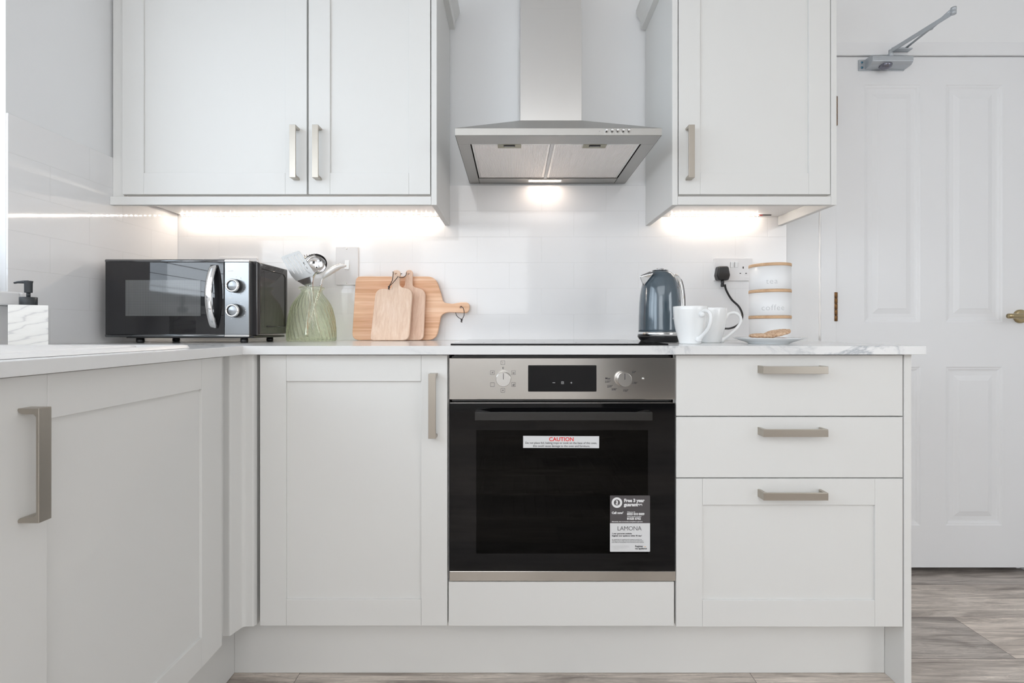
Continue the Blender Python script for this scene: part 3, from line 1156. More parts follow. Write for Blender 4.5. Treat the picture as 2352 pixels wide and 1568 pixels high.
# door
GZ0, GZ1 = Z(1310, YB), Z(925.5, YB)
gx0, gx1 = X(1033.5, YB), X(1549.5, YB)
wx_0, wx_1, wz_0, wz_1 = X(1094, YB), X(1488, YB), Z(1270, YB), Z(987, YB)
mb = MB()
mb.box(gx0, wx_0, YB - .002, YB + .018, GZ0, GZ1).box(wx_1, gx1, YB - .002, YB + .018, GZ0, GZ1)
mb.box(wx_0, wx_1, YB - .002, YB + .018, wz_1, GZ1).box(wx_0, wx_1, YB - .002, YB + .018, GZ0, wz_0)
door = build('door', mb, M['blackglass'], t)
build('window', MB().box(wx_0, wx_1, YB - .0019, YB + .002, wz_0, wz_1), M['ovenpane'], door)
build('bottom_trim', MB().box(X(1032.5, YB), X(1550.5, YB), YB - .0035, YB + .018, Z(1332.5, YB), Z(1310, YB)), M['steel'], door, bevel=.001)
build('edge_trim', MB().box(gx0, gx1, YB - .0015, YB + .010, GZ1, GZ1 + .0012), M['satin'], door)
# handle: flat dark bar with wedge-shaped brackets
YH = YB - .040
hx0, hx1, hz0, hz1 = X(1090.5, YH), X(1499, YH), Z(965.5, YH), Z(946.5, YH)
mb = MB()
mb.box(hx0, hx1, YH, YH + .007, hz0, hz1)
for (a, s) in ((hx0, 1), (hx1, -1)):
    pts = [(a, hz1, YH + .003), (a, hz0, YH + .003), (a, hz0, YB), (a, hz1, YB)]
    vs = [(a, YH + .004, hz0), (a, YB - .0025, hz0), (a, YB - .0025, hz1), (a, YH + .004, hz1),
          (a + s * .045, YH + .004, hz0), (a + s * .010, YB - .0025, hz0), (a + s * .010, YB - .0025, hz1), (a + s * .045, YH + .004, hz1)]
    mb.add(vs, [(0, 1, 2, 3), (4, 7, 6, 5), (0, 4, 5, 1), (1, 5, 6, 2), (2, 6, 7, 3), (3, 7, 4, 0)])
M['ovenhandle'] = mat('oven_handle_black', (0.028, 0.027, 0.026), .32, .3)
build('handle', mb, M['ovenhandle'], door, bevel=.0008)
# racks
for pz_ in (1080, 1136, 1190):
    mb = MB()
    zz = Z(pz_, YB + .05)
    xa, xb = ox0 + .065, ox1 - .065
    mb.tube([(xa, YB + .05, zz), (xb, YB + .05, zz)], .003, n=8)
    mb.tube([(xa, YB + .44, zz), (xb, YB + .44, zz)], .003, n=8)
    for i in range(15):
        xx = xa + .01 + i * (xb - xa - .02) / 14
        mb.tube([(xx, YB + .05, zz), (xx, YB + .44, zz)], .0015, n=6)
    build('rack', mb, M['satin'], t)
# stickers
ys = YB - .0022
mb = MB()
a0, a1, c0, c1 = X(1201.5, ys), X(1376, ys), Z(1028.5, ys), Z(1001, ys)
mb.box(a0, a1, ys - .0003, ys, c0, c1, 0)
yt = ys - .0005
cx = (a0 + a1) / 2
put_text(mb, 'CAUTION', .0145, cx + .0008, yt, Z(1012.5, ys), 1, bold=.0003)
put_text(mb, 'Do not place foil, baking trays or cook on the base of this oven,', .0076, cx, yt, Z(1019, ys), 2, bold=.00008, space=.97)
put_text(mb, 'this could cause damage to the oven and furniture.', .0076, cx + .001, yt, Z(1026, ys), 2, bold=.00008, space=.97)
mb.xf(Matrix.Translation((cx, 0, c0)) @ Matrix.Rotation(.004, 4, 'Y') @ Matrix.Translation((-cx, 0, -c0)))
build('caution_sticker', mb, [M['stickerwhite'], M['inkred'], M['ink']], door, fix=False)
mb = MB()
a0, a1, c0, c1 = X(1401, ys), X(1493, ys), Z(1266.5, ys), Z(1137.5, ys)
zm = Z(1201, ys)
R = Matrix.Translation((0, ys - .0002, 0)) @ Matrix.Rotation(PI / 2, 4, 'X')
mb.mesh(curve_mesh([rounded([(a0, zm, 0), (a1, zm, 0), (a1, c1, .002), (a0, c1, .002)])], .0001), R, 1)
mb.mesh(curve_mesh([rounded([(a0, c0, .002), (a1, c0, .002), (a1, zm, 0), (a0, zm, 0)])], .0001), R, 0)
U = (a1 - a0) / 905.0         # one unit of the sticker's own 905-wide layout
sx = lambda u: a0 + (u - 205) * U
sz = lambda v_: c1 - (v_ - 170) * U
R2 = Matrix.Translation((0, yt, 0)) @ Matrix.Rotation(PI / 2, 4, 'X')
mb.mesh(curve_mesh([circle(sx(362), sz(330), 118 * U, 40), circle(sx(362), sz(330), 70 * U, 40)], .00003), R2, 2)
put_text(mb, '3', 105 * U, sx(362), yt, sz(358), 2, bold=6 * U)
put_text(mb, 'YEARS', 24 * U, sx(362), yt, sz(388), 2, bold=1 * U)
put_text(mb, 'Free 3 year', 99 * U, sx(522), yt, sz(315), 2, bold=5.5 * U, align='LEFT')
put_text(mb, 'guarantee', 103 * U, sx(522), yt, sz(408), 2, bold=5.5 * U, align='LEFT')
put_text(mb, "Call now'", 68 * U, sx(246), yt, sz(583), 2, bold=3.5 * U, align='LEFT')
put_text(mb, 'Within the UK', 30 * U, sx(593), yt, sz(552), 2, bold=1 * U, align='LEFT')
put_text(mb, '0333 010 0009', 66 * U, sx(590), yt, sz(611), 2, bold=3.5 * U, align='LEFT', space=.98)
put_text(mb, 'Within Republic of Ireland', 30 * U, sx(593), yt, sz(655), 2, bold=1 * U, align='LEFT')
put_text(mb, '01525 5752', 66 * U, sx(590), yt, sz(715), 2, bold=3.5 * U, align='LEFT', space=.98)
put_text(mb, 'Alternatively, visit www.howdens.com/appliance-registration', 28.5 * U, sx(246), yt, sz(768), 2, bold=1 * U, align='LEFT')
put_text(mb, 'LAMONA', 138 * U, sx(365), yt, sz(958), 3, bold=-1.2 * U, align='LEFT', space=.93)
put_text(mb, '3 year guarantee available.', 43 * U, sx(248), yt, sz(1043), 3, bold=1.5 * U, align='LEFT')
put_text(mb, "Register your appliance within 90 days'", 43 * U, sx(248), yt, sz(1092), 3, bold=1.5 * U, align='LEFT')
for i, s in enumerate(('By registering your appliance and creating an account, we', 'will keep you up to date with the latest product information', 'and notify you immediately of any important product updates.')):
    put_text(mb, s, 29 * U, sx(248), yt, sz(1172 + 31 * i), 3, bold=.4 * U, align='LEFT')
for i, s in enumerate(('Terms and conditions apply. For full terms visit', 'our website. Guarantee covers parts and labour', 'for domestic use only in mainland homes', 'and selected islands.')):
    put_text(mb, s, 20 * U, sx(248), yt, sz(1312 + 25 * i), 4, align='LEFT')
put_text(mb, 'Register', 54 * U, sx(772), yt, sz(1332), 3, bold=1.6 * U, align='LEFT')
put_text(mb, 'my appliance', 54 * U, sx(772), yt, sz(1382), 3, bold=1.6 * U, align='LEFT', space=.95)
mb.box(sx(985), sx(1012), yt - .0001, yt, sz(1332), sz(1320), 5)
build('guarantee_sticker', mb, [M['stickerwhite'], M['stickerdark'], M['inkwhite'], M['ink'], M['inkgrey'], M['orange']], door, fix=False)

# ------------------------------------------------------------------ cooker hood
t = thing('cooker_hood', 'stainless steel chimney cooker hood with lit lamp over the hob', 'cooker hood', (.118, YW, 1.514))
hx0, hx1 = X(1045, 1.3895), X(1520.5, 1.3895)
HY = 1.3895
HZ0, HZ1 = 1.5175, Z(294, HY)
c0x, c1x = X(1195, 1.62), X(1336.5, 1.62)
CHZ = Z(276.5, 1.62)
mb = MB()
# canopy: rim walls plus sloping roof
vs = [(hx0, HY, HZ0), (hx1, HY, HZ0), (hx1, YW - .001, HZ0), (hx0, YW - .001, HZ0),
      (hx0, HY, HZ1), (hx1, HY, HZ1), (hx1, YW - .001, HZ1), (hx0, YW - .001, HZ1),
      (c0x, 1.62, CHZ), (c1x, 1.62, CHZ), (c1x, YW - .001, CHZ), (c0x, YW - .001, CHZ)]
fs = [(0, 1, 5, 4), (1, 2, 6, 5), (2, 3, 7, 6), (3, 0, 4, 7), (4, 5, 9, 8), (5, 6, 10, 9), (6, 7, 11, 10), (7, 4, 8, 11)]
mb.add(vs, fs)
# underside border with a recess for the filters
ix0, ix1, iy0, iy1 = X(1080, 1.457), X(1473, 1.457), 1.457, 1.790
for (a, b, c, d) in ((hx0 + .001, hx1 - .001, HY + .001, iy0), (hx0 + .001, ix0, iy0, YW - .002), (ix1, hx1 - .001, iy0, YW - .002), (ix0 + .0015, ix1 - .0015, iy1, YW - .002)):
    mb.box(a, b, c, d, HZ0 - .0008, HZ0 + .001)
can = build('canopy', mb, M['steel_h'], t, bevel=.001)
mb = MB().box(c0x, c1x, 1.62, YW - .002, CHZ - .02, Z(19, 1.62))
ch = build('chimney', mb, M['chimney'], t, bevel=.0012)
zj = Z(19, 1.62)
build('upper_chimney', MB().box(c0x + .0015, c1x - .0015, 1.6215, YW - .002, zj - .05, ZC - .002), M['chimney'], t, bevel=.001)
# filters
xc = .1175
for (a, b) in ((ix0 + .004, xc - .006), (xc + .006, ix1 - .004)):
    mb = MB().box(a, b, iy0 + .003, iy1 - .002, HZ0 + .002, HZ0 + .008)
    f = build('grease_filter', mb, M['filter'], t)
    fm = MB()
    zf = HZ0 + .0012
    fm.box(a, b, iy0 + .003, iy0 + .010, zf, zf + .003).box(a, b, iy1 - .008, iy1 - .002, zf, zf + .003)
    fm.box(a, a + .007, iy0 + .01, iy1 - .008, zf, zf + .003).box(b - .007, b, iy0 + .01, iy1 - .008, zf, zf + .003)
    build('filter_frame', fm, M['satin'], f)
    cxx = (a + b) / 2 - .005
    lm = MB().box(cxx - .036, cxx + .036, iy0 + .004, iy0 + .034, zf - .001, zf)
    lm.mesh(curve_mesh([rrect(cxx - .018, cxx + .018, iy0 + .008, iy0 + .020, .005)], .0004), Matrix.Translation((0, 0, zf - .0015)), 1)
    lm.box(cxx - .015, cxx + .015, iy0 + .016, iy0 + .019, zf - .0030, zf - .0019, 2)
    build('latch', lm, [M['filterlatch'], M['dark'], M['satin']], f)
build('filter_bar', MB().box(xc - .005, xc + .005, iy0, iy1, HZ0 - .0004, HZ0 + .006), M['whiteplastic'], t)
build('inner_shell', MB().box(ix0 - .02, ix1 + .02, iy0 - .02, iy1 + .02, HZ0 + .0095, HZ0 + .011), M['dark'], t)
mb = MB()
lx0, lx1 = xc - .060, xc + .060
mb.box(lx0 - .006, lx1 + .006, 1.797, 1.829, HZ0 - .0025, HZ0 - .0008)
lf = build('lamp_frame', mb, M['satin'], t, bevel=.0005)
build('lamp', MB().box(lx0, lx1, 1.804, 1.822, HZ0 - .0027, HZ0 - .0024), M['hoodlamp'], lf)
for i in range(5):
    px = 1393 + i * 12.75
    mb = MB().lathe([(0, 0), (.0052, 0), (.0052, .001), (.0040, .002), (.0040, .009), (.0032, .0102), (0, .0105)], n=20)
    mb.xf(Matrix.Translation((X(px, HY), HY, Z(300.5, HY))) @ Matrix.Rotation(PI / 2, 4, 'X'))
    build('button', mb, M['chrome'], t)
mb = MB()
put_text(mb, '*', .006, X(1377, HY), HY - .0004, Z(304, HY))
build('symbol', mb, M['ink'], t, fix=False)

# ------------------------------------------------------------------ microwave (turned a little)
A = math.radians(1.0)
t = thing('microwave', 'black microwave with chrome handle and two silver dials in the left corner', 'microwave', (-1.263, 1.48, WT), A)
MW, MH0, MH1, MDp = .4585, .0225, .2575, .225
mb = MB()
mb.box(.004, MW, .030, MDp, MH0 + .004, MH1 - .002)
mb.box(.002, MW - .002, .022, .030, MH0, MH1)
bd = build('body', mb, M['blackmetal'], t, bevel=.004, local=True, segs=3)
mb = MB()
mb.add([(MW + .0002, .06, .05), (MW + .0002, .195, .05), (MW + .0002, .195, .232), (MW + .0002, .06, .232),
        (MW - .0012, .064, .054), (MW - .0012, .191, .054), (MW - .0012, .191, .228), (MW - .0012, .064, .228)], [(0, 1, 5, 4), (1, 2, 6, 5), (2, 3, 7, 6), (3, 0, 4, 7), (4, 5, 6, 7)])
mb.tube([(MW + .0006, .045, .236), (MW + .0006, .190, .236), (MW + .0006, .205, .225), (MW + .0006, .205, .05)], .0018, n=8)
mb.tube([(MW + .0006, .075, .052), (MW + .0006, .205, .052)], .002, n=8)
build('side_pressing', mb, M['blackmetal'], t, local=True)
# door
D1 = .3640
mb = MB()
mb.box(0, D1, 0, .022, MH0 + .004, MH1 - .006)
door = build('door', mb, M['mirrorglass'], t, bevel=.002, local=True)
mb = MB().box(.0625, .2925, -.0006, .001, .084, .195)
build('window', mb, M['mesh'], door, local=True)
M['darkchrome'] = mat('dark_chrome', (0.20, 0.21, 0.22), .12, 1.0)
for zq in (MH1 - .003, MH0 + .001):
    build('trim', MB().tube([(-.001, .006, zq), (D1, .004, zq)], .0055, n=12), M['darkchrome'], door, local=True)
# bow handle
hp = []
for i in range(17):
    a = i / 16
    z = .046 + a * (.242 - .046)
    bow = math.sin(PI * a)
    hp.append((.334 - .002 * bow, -.004 - .026 * bow ** .7, z))
mb = MB()
vs, fs = [], []
for i, (x, y, z) in enumerate(hp):
    w = .0125
    vs += [(x - w, y + .004, z), (x - w * .6, y - .001, z), (x + w * .6, y - .001, z), (x + w, y + .004, z), (x + w * .6, y + .006, z), (x - w * .6, y + .006, z)]
for i in range(len(hp) - 1):
    for k in range(6):
        fs.append((i * 6 + k, i * 6 + (k + 1) % 6, (i + 1) * 6 + (k + 1) % 6, (i + 1) * 6 + k))
fs.append(tuple(range(6))); fs.append(tuple(range(16 * 6, 17 * 6)))
mb.add(vs, fs, 0, True)
hd = build('handle', mb, M['chrome'], door, local=True, bevel=.0)
mb = MB()
out = []
for i in range(17):
    a = i / 16 * PI
    out.append((.336 + .020 * math.sin(a), .144 - .096 * math.cos(a)))
mb.prism(out, -.0012, .001, 'y')
build('handle_recess', mb, M['blackplastic'], door, local=True)
# control panel
mb = MB().box(D1 + .0015, .4410, -.0005, .022, MH0 + .004, MH1 - .006)
cp = build('control_panel', mb, M['silver'], t, bevel=.0015, local=True)
for zq0, zq1 in ((MH1 - .0055, MH1 + .0005), (MH0 - .003, MH0 + .0035)):
    build('trim', MB().box(D1 + .0015, .4415, -.0015, .022, zq0, zq1), M['satin'], t, local=True, bevel=.001)
mb = MB()
for kz in (.177, .1005):
    for i in range(11):
        a = math.radians(-60 + i * 30)
        mb.box(.4015 + .0285 * math.cos(a) - .001, .4015 + .0285 * math.cos(a) + .001, -.0009, -.0005, kz + .0285 * math.sin(a) - .001, kz + .0285 * math.sin(a) + .001)
mb.box(.376, .392, -.0009, -.0005, .2225, .2245).box(.376, .392, -.0009, -.0005, .139, .141)
build('dial_markings', mb, M['inkwhite'], cp, local=True)
for kz in (.177, .1005):
    mb = MB()
    mb.lathe([(0, 0), (.0215, 0), (.0212, .004), (.0205, .018), (.0, .018)], n=40, mi=1)
    mb.lathe([(.0150, .0215), (.0170, .0235), (.0195, .0225), (.0208, .0195), (.0208, .0165), (.015, .0165)], n=48, mi=0, close=False)
    mb.lathe([(0, .0205), (.008, .0203), (.0152, .0185)], n=40, mi=2, close=False)
    mb.xf(Matrix.Translation((.4000, -.0005, kz)) @ Matrix.Rotation(PI / 2, 4, 'X'))
    build('dial', mb, [M['chrome'], M['blackplastic'], M['silver']], t, local=True)
# underside skirt and feet
mb = MB()
mb.box(.06, MW - .006, .004, MDp - .01, MH0 - .007, MH0)
build('underside', mb, M['blackplastic'], t, local=True, bevel=.002)
for (fx, fy_) in ((.085, .03), (.41, .03), (.085, .195), (.41, .195)):
    mb = MB().lathe([(.0, 0), (.010, 0), (.0115, .004), (.0105, MH0 - .0065), (0, MH0 - .0065)], c=(fx, fy_, .0003), n=20)
    build('foot', mb, M['blackplastic'], t, local=True)

# ------------------------------------------------------------------ green glass vase with utensils
vx, vy = -.717, 1.700
K = .001545
t = thing('glass_vase', 'ribbed green glass vase holding metal utensils beside the microwave', 'vase', (vx, vy, WT))
raw = [(50, 0.5), (52, 4), (52.3, 14), (51.8, 30), (50, 48), (47.5, 62), (44, 76), (39, 87), (33, 97), (27, 105), (23.5, 111), (22.6, 114.5), (24.5, 118), (28, 119.5), (28.6, 121.8), (27, 124)]
out_p = [(r * K, z * K) for r, z in raw]
in_p = [(max(r * K - .0026, .001), z * K) for r, z in raw[:-2]]
in_p = [p for p in in_p if p[1] > .006]
prof = [(.0, .0012)] + [(out_p[0][0] * .9, .0005)] + out_p + [(.0395, .1975 - .002)] + list(reversed(in_p)) + [(.060, .0075), (0, .0085)]
prof[-len(in_p) - 3] = (.0385, 123 * K)


def rib(r, z, a):
    if r < .045 and z > .175 or r < .02:
        return r
    amp = min(1, max(0, (.186 - z) / .05))
    tw = a + (z - .05) * 4.0 * (1 if z > 0 else 0)
    return r * (1 + .034 * amp * (abs(math.sin(tw * 15)) * 2 - 1))


def dense(p, k=3):
    o = []
    for i in range(len(p) - 1):
        for j in range(k):
            s = j / k
            o.append((p[i][0] * (1 - s) + p[i + 1][0] * s, p[i][1] * (1 - s) + p[i + 1][1] * s))
    o.append(p[-1]); return o


mb = MB().lathe(dense(prof, 2), n=240, rfun=rib, close=False)
build('body', mb, M['glass'], t, local=True)


# utensils (each stands in the vase)
def U3(px, py, D):
    return Vector((X(px, D), D, Z(py, D)))


# slotted turner
t = thing('slotted_turner', 'brushed steel slotted turner leaning left out of the green vase', 'turner', (vx - .01, vy - .01, WT + .012))
D = 1.700
q = lambda x_, y_: (X(630 + x_ / 6.815, D), Z(560 + y_ / 6.815, D))
outl = rounded([(*q(102, 205), .006), (*q(390, 105), .008), (*q(470, 220), .02), (*q(640, 470), .006), (*q(600, 500), .002), (*q(345, 580), .004), (*q(270, 500), .02)], 5)
slots = []
for (xa, ya, xb, yb) in ((160, 225, 320, 465), (215, 210, 380, 465), (265, 190, 440, 465), (315, 175, 485, 430), (370, 155, 520, 390)):
    pa, pb = Vector(q(xa, ya)), Vector(q(xb, yb))
    dd = (pb - pa).normalized(); nn = Vector((-dd.y, dd.x)) * .0014
    slots.append([tuple(pa + nn), tuple(pb + nn), tuple(pb - nn), tuple(pa - nn)])
mb = MB().mesh(curve_mesh([outl] + slots, .0007, .0002), Matrix.Translation((0, D, 0)) @ Matrix.Rotation(PI / 2, 4, 'X'))
M['pale_steel'] = mat('pale_satin_steel', (.80, .79, .77), .35, .5)
M['utensil'] = mat('brushed_utensil_steel', (.40, .395, .385), .40, .75)
build('blade', mb, M['utensil'], t)
pa = [q(350, 578), q(605, 498), q(600, 560), q(560, 650), (q(555, 690)), (q(500, 690)), (q(470, 655))]
mb = MB()
vs = [(a, D + .001 + (Z(640, D) - b) * .25, b) for a, b in pa] + [(a, D + .003 + (Z(640, D) - b) * .25, b) for a, b in pa]
n = len(pa)
mb.add(vs, [tuple(range(n)), tuple(range(2 * n - 1, n - 1, -1))] + [(i, (i + 1) % n, (i + 1) % n + n, i + n) for i in range(n)])
tail = smooth_path([U3(707, 658, D + .003), U3(711, 690, 1.698), (vx - .005, vy - .024, WT + .07), (vx - .002, vy - .036, WT + .018)], 5)
mb.tube(tail, [.006] * 6 + [.008] * 5 + [.010] * (len(tail) - 11), n=12, flat=.45)
build('handle', mb, M['chrome'], t)

# ladle
t = thing('ladle', 'polished steel ladle with round bowl at the back of the vase', 'ladle', (vx + .01, vy + .01, WT + .012))
D = 1.712
mb = MB()
prof = []
for i in range(13):
    a = i / 12 * PI / 2
    prof.append((.040 * math.cos(a), -.030 * math.sin(a)))
prof2 = [(max(r - .0014, 0), z * .95) for r, z in reversed(prof)]
mb.lathe(prof + prof2[1:], n=40, close=False)
mb.xf(Matrix.Translation(U3(724, 606, D)) @ Matrix.Rotation(math.radians(35), 4, 'Y') @ Matrix.Rotation(math.radians(68), 4, 'X'))
build('bowl', mb, M['chrome'], t)
tail = smooth_path([U3(733, 622, D - .02), U3(722, 632, D - .01), U3(717, 655, D), (vx + .004, vy + .016, WT + .10), (vx + .022, vy + .022, WT + .02)], 5)
mb = MB().tube(tail, .0045, n=12, flat=.5)
build('handle', mb, M['chrome'], t)

# serving spoon on the right
t = thing('serving_spoon', 'steel spoon with pale ribbed end leaning right out of the vase', 'spoon', (vx + .02, vy, WT + .012))
D = 1.69
pts = smooth_path([U3(738, 652, D), U3(741, 640, D), U3(752, 629, D), U3(766, 619, D), U3(780, 611.5, D), U3(795, 610, D)], 6)
nn_ = len(pts)
rad = []
for i in range(nn_):
    s = i / (nn_ - 1)
    r = .0038 + .0115 * math.sin(min(1, max(0, (s - .2) / .8)) * PI) ** .8
    if s > .5:
        r *= 1 + .10 * math.sin(i * 3.1)
    rad.append(max(r, .003))
mb = MB().tube(pts, rad, n=14, flat=.70)
build('head', mb, M['pale_steel'], t)
tail = smooth_path([U3(738, 652, D), U3(733, 668, D + .005), (vx + .004, vy - .004, WT + .10), (vx - .022, vy - .006, WT + .02)], 5)
mb = MB().tube(tail, .0042, n=10, flat=.5)
build('handle', mb, M['chrome'], t)

# pasta server behind
t = thing('pasta_server', 'steel pasta server whose teeth show above the ladle in the vase', 'pasta server', (vx, vy + .02, WT + .012))
D = 1.785
mb = MB()
pa, pb = U3(700, 586.5, D), U3(729, 584, D)
for i in range(6):
    p = pa.lerp(pb, i / 5)
    mb.tube([p + Vector((0, 0, -.012)), p + Vector((0, 0, -.002)), p + Vector((0, -.006, .002))], [.0024, .0022, .0014], n=8)
mb.tube([pa + Vector((0, 0, -.012)), pb + Vector((0, 0, -.012))], .006, n=10, flat=1.6)
build('head', mb, M['satin'], t)
tail = smooth_path([U3(714, 595, D), U3(716, 640, 1.73), U3(716, 665, 1.715), (vx - .008, vy + .026, WT + .10), (vx - .012, vy + .038, WT + .02)], 5)
mb = MB().tube(tail, .0042, n=10, flat=.5)
build('handle', mb, M['chrome'], t)


# ------------------------------------------------------------------ chopping boards
def board(name, label, D, outline, holes, m, tilt, thick=.015, grp='wooden chopping boards leaning on the tiles'):
    """outline in pixels of the photo at the distance D; the board leans back by tilt about its lower edge"""
    pts = [(X(a, D), Z(b, D), r) for a, b, r in outline]
    xc_ = sum(p[0] for p in pts) / len(pts)
    zlow = min(p[1] for p in pts)
    o2 = rounded([(a - xc_, (b - zlow) / math.cos(tilt), r) for a, b, r in pts], 6)
    hs = [circle(X(a, D) - xc_, (Z(b, D) - zlow) / math.cos(tilt), r, 16) for a, b, r in holes]
    me = curve_mesh([o2] + hs, thick / 2, .0028, 3)
    o = thing(name, label, 'chopping board', (xc_, D, WT + .0005), group=grp)
    mb = MB().mesh(me, Matrix.Rotation(-tilt, 4, 'X') @ Matrix.Translation((0, thick / 2, 0)) @ Matrix.Rotation(PI / 2, 4, 'X'))
    zmin = min(v.z for v in mb.v)
    for v in mb.v: v.z -= zmin
    build('board', mb, m, o, local=True)
    return o


cr = lambda a, b, r: (740 + a / 5.2275, 540 + b / 5.2275, r)
big = board('chopping_board', 'large wooden chopping board lying on its side with handle to the right', 1.806,
            [cr(355, 1253, .028), cr(385, 482, .020), cr(1350, 482, .045), cr(1420, 690, .03), cr(1445, 800, .02), cr(1560, 815, .03), cr(1660, 796, .02), cr(1765, 795, .028), cr(1765, 928, .028),
             cr(1500, 915, .03), cr(1425, 950, .02), cr(1408, 1040, .02), cr(1370, 1253, .055)],
            [cr(1664, 856, .0042)], M['board_big'], math.radians(4.2), .016)
b2 = board('chopping_board', 'slim paddle chopping board behind the front one, handle up on the right', 1.770,
           [cr(870, 1253, .012), cr(900, 625, .03), cr(965, 600, .015), cr(973, 392, .014), cr(1058, 392, .014), cr(1063, 600, .016), cr(1225, 640, .034), cr(1215, 1253, .022)],
           [cr(1011, 447, .0030)], M['board_b'], math.radians(9), .013)
b1 = board('chopping_board', 'pale paddle chopping board standing frontmost with a knotted cord', 1.735,
           [cr(575, 1253, .012), cr(612, 620, .042), cr(805, 628, .012), cr(803, 390, .017), cr(905, 390, .017), cr(892, 605, .022), cr(1062, 628, .040), cr(1040, 1253, .026)],
           [cr(850, 438, .0030)], M['board_a'], math.radians(10), .015)


def cord(pts, parent, D, r=.0013, knot=None):
    P = smooth_path([(X(740 + a / 5.2275, D + dd), D + dd, Z(540 + b / 5.2275, D + dd)) for a, b, dd in pts], 6)
    mb = MB().tube(P, r, n=8)
    if knot:
        a, b, dd = knot
        c = Vector((X(740 + a / 5.2275, D + dd), D + dd, Z(540 + b / 5.2275, D + dd)))
        mb.lathe([(0, -.0045), (.003, -.003), (.0042, 0), (.003, .003), (0, .0045)], c=c, n=10)
        mb.tube([c + Vector((.001, 0, 0)), c + Vector((.0005, 0, -.011))], r * 1.1, n=8)
        mb.tube([c + Vector((-.001, 0, 0)), c + Vector((-.003, 0, -.009))], r * 1.1, n=8)
    return build('cord', mb, M['cord'], parent)


cord([(850, 438, .045), (852, 470, .032), (842, 540, .025), (805, 612, .015)], b1, 1.735, knot=(803, 620, .013))
cord([(803, 615, .015), (850, 570, .02), (900, 510, .028), (905, 490, .05)], b1, 1.735)
cord([(1011, 447, .035), (1005, 480, .018), (975, 505, .014), (940, 508, .012), (910, 497, .014)], b2, 1.764)
cord([(905, 470, .02), (960, 462, .02)], b2, 1.764)
cord([(1664, 856, .010), (1690, 870, -.006), (1704, 920, -.004), (1700, 970, 0), (1682, 1005, 0)], big, 1.806, knot=(1675, 1015, 0))
cord([(1603, 928, .012), (1612, 960, .004), (1640, 990, .002), (1672, 1008, .002)], big, 1.806)


# ------------------------------------------------------------------ sockets and switch plate
def socket(px0, py0, label, grp='double sockets on the tiled wall'):
    x0 = X(px0, YW - .008); z1 = Z(py0, YW - .008)
    t = thing('double_socket', label, 'socket', (x0 + .0735, YW, z1 - .0865), group=grp)
    me = curve_mesh([rrect(x0, x0 + .147, z1 - .0865, z1, .003)], .0045, .001)
    build('plate', MB().mesh(me, Matrix.Translation((0, YW - .0048, 0)) @ Matrix.Rotation(PI / 2, 4, 'X')), M['whiteplastic'], t)
    yf = YW - .0095
    for sgn, cxx in ((-1, x0 + .036), (1, x0 + .111)):
        mb = MB()
        mb.box(cxx - .0022, cxx + .0022, yf - .0003, yf + .001, z1 - .040, z1 - .032)
        mb.box(cxx - .0135, cxx - .0085, yf - .0003, yf + .001, z1 - .060, z1 - .0565)
        mb.box(cxx + .0085, cxx + .0135, yf - .0003, yf + .001, z1 - .060, z1 - .0565)
        build('pin_holes', mb, M['dark'], t)
    for k, cxx in enumerate((x0 + .067, x0 + .0835)):
        mb = MB().box(cxx - .0055, cxx + .0055, yf - .002, yf + .001, z1 - .036, z1 - .014)
        mb.add([(cxx - .0055, yf - .002, z1 - .036), (cxx + .0055, yf - .002, z1 - .036), (cxx + .0055, yf - .005, z1 - .016), (cxx - .0055, yf - .005, z1 - .016),
                (cxx - .0055, yf, z1 - .036), (cxx + .0055, yf, z1 - .036), (cxx + .0055, yf, z1 - .016), (cxx - .0055, yf, z1 - .016)],
               [(0, 1, 2, 3), (0, 4, 5, 1), (1, 5, 6, 2), (2, 6, 7, 3), (3, 7, 4, 0)])
        build('rocker', mb, M['china'], t)
    return t, x0, z1


socket(1640.5, 593, 'white double socket with a black plug between kettle and canisters')
socket(502.5, 591.5, 'white double socket mostly hidden behind the microwave')
x0, z1 = X(771.5, YW - .008), Z(567, YW - .008)
t = thing('cooker_switch', 'tall white cooker switch plate on the tiles between vase and boards', 'switch', (x0 + .0435, YW, z1 - .1465))
me = curve_mesh([rrect(x0, x0 + .086, z1 - .1465, z1, .003)], .0045, .001)
build('plate', MB().mesh(me, Matrix.Translation((0, YW - .0048, 0)) @ Matrix.Rotation(PI / 2, 4, 'X')), M['whiteplastic'], t)
yf = YW - .0095
mb = MB()
cxx = x0 + .0435
zc_ = Z(609, YW)
mb.add([(cxx - .0085, yf, zc_ - .019), (cxx + .0085, yf, zc_ - .019), (cxx + .0085, yf, zc_ + .019), (cxx - .0085, yf, zc_ + .019),
        (cxx - .0085, yf - .006, zc_ - .017), (cxx + .0085, yf - .006, zc_ - .017), (cxx + .0085, yf - .002, zc_ + .018), (cxx - .0085, yf - .002, zc_ + .018)],
       [(4, 5, 6, 7), (0, 1, 5, 4), (1, 2, 6, 5), (2, 3, 7, 6), (3, 0, 4, 7)])
build('rocker', mb, M['china'], t, bevel=.0006)
for dz in (.0075, .139):
    mb = MB().lathe([(0, 0), (.0027, 0), (.0022, .0008), (0, .001)], n=16)
    mb.xf(Matrix.Translation((cxx - .001, yf, z1 - dz)) @ Matrix.Rotation(PI / 2, 4, 'X'))
    build('screw', mb, M['satin'], t)

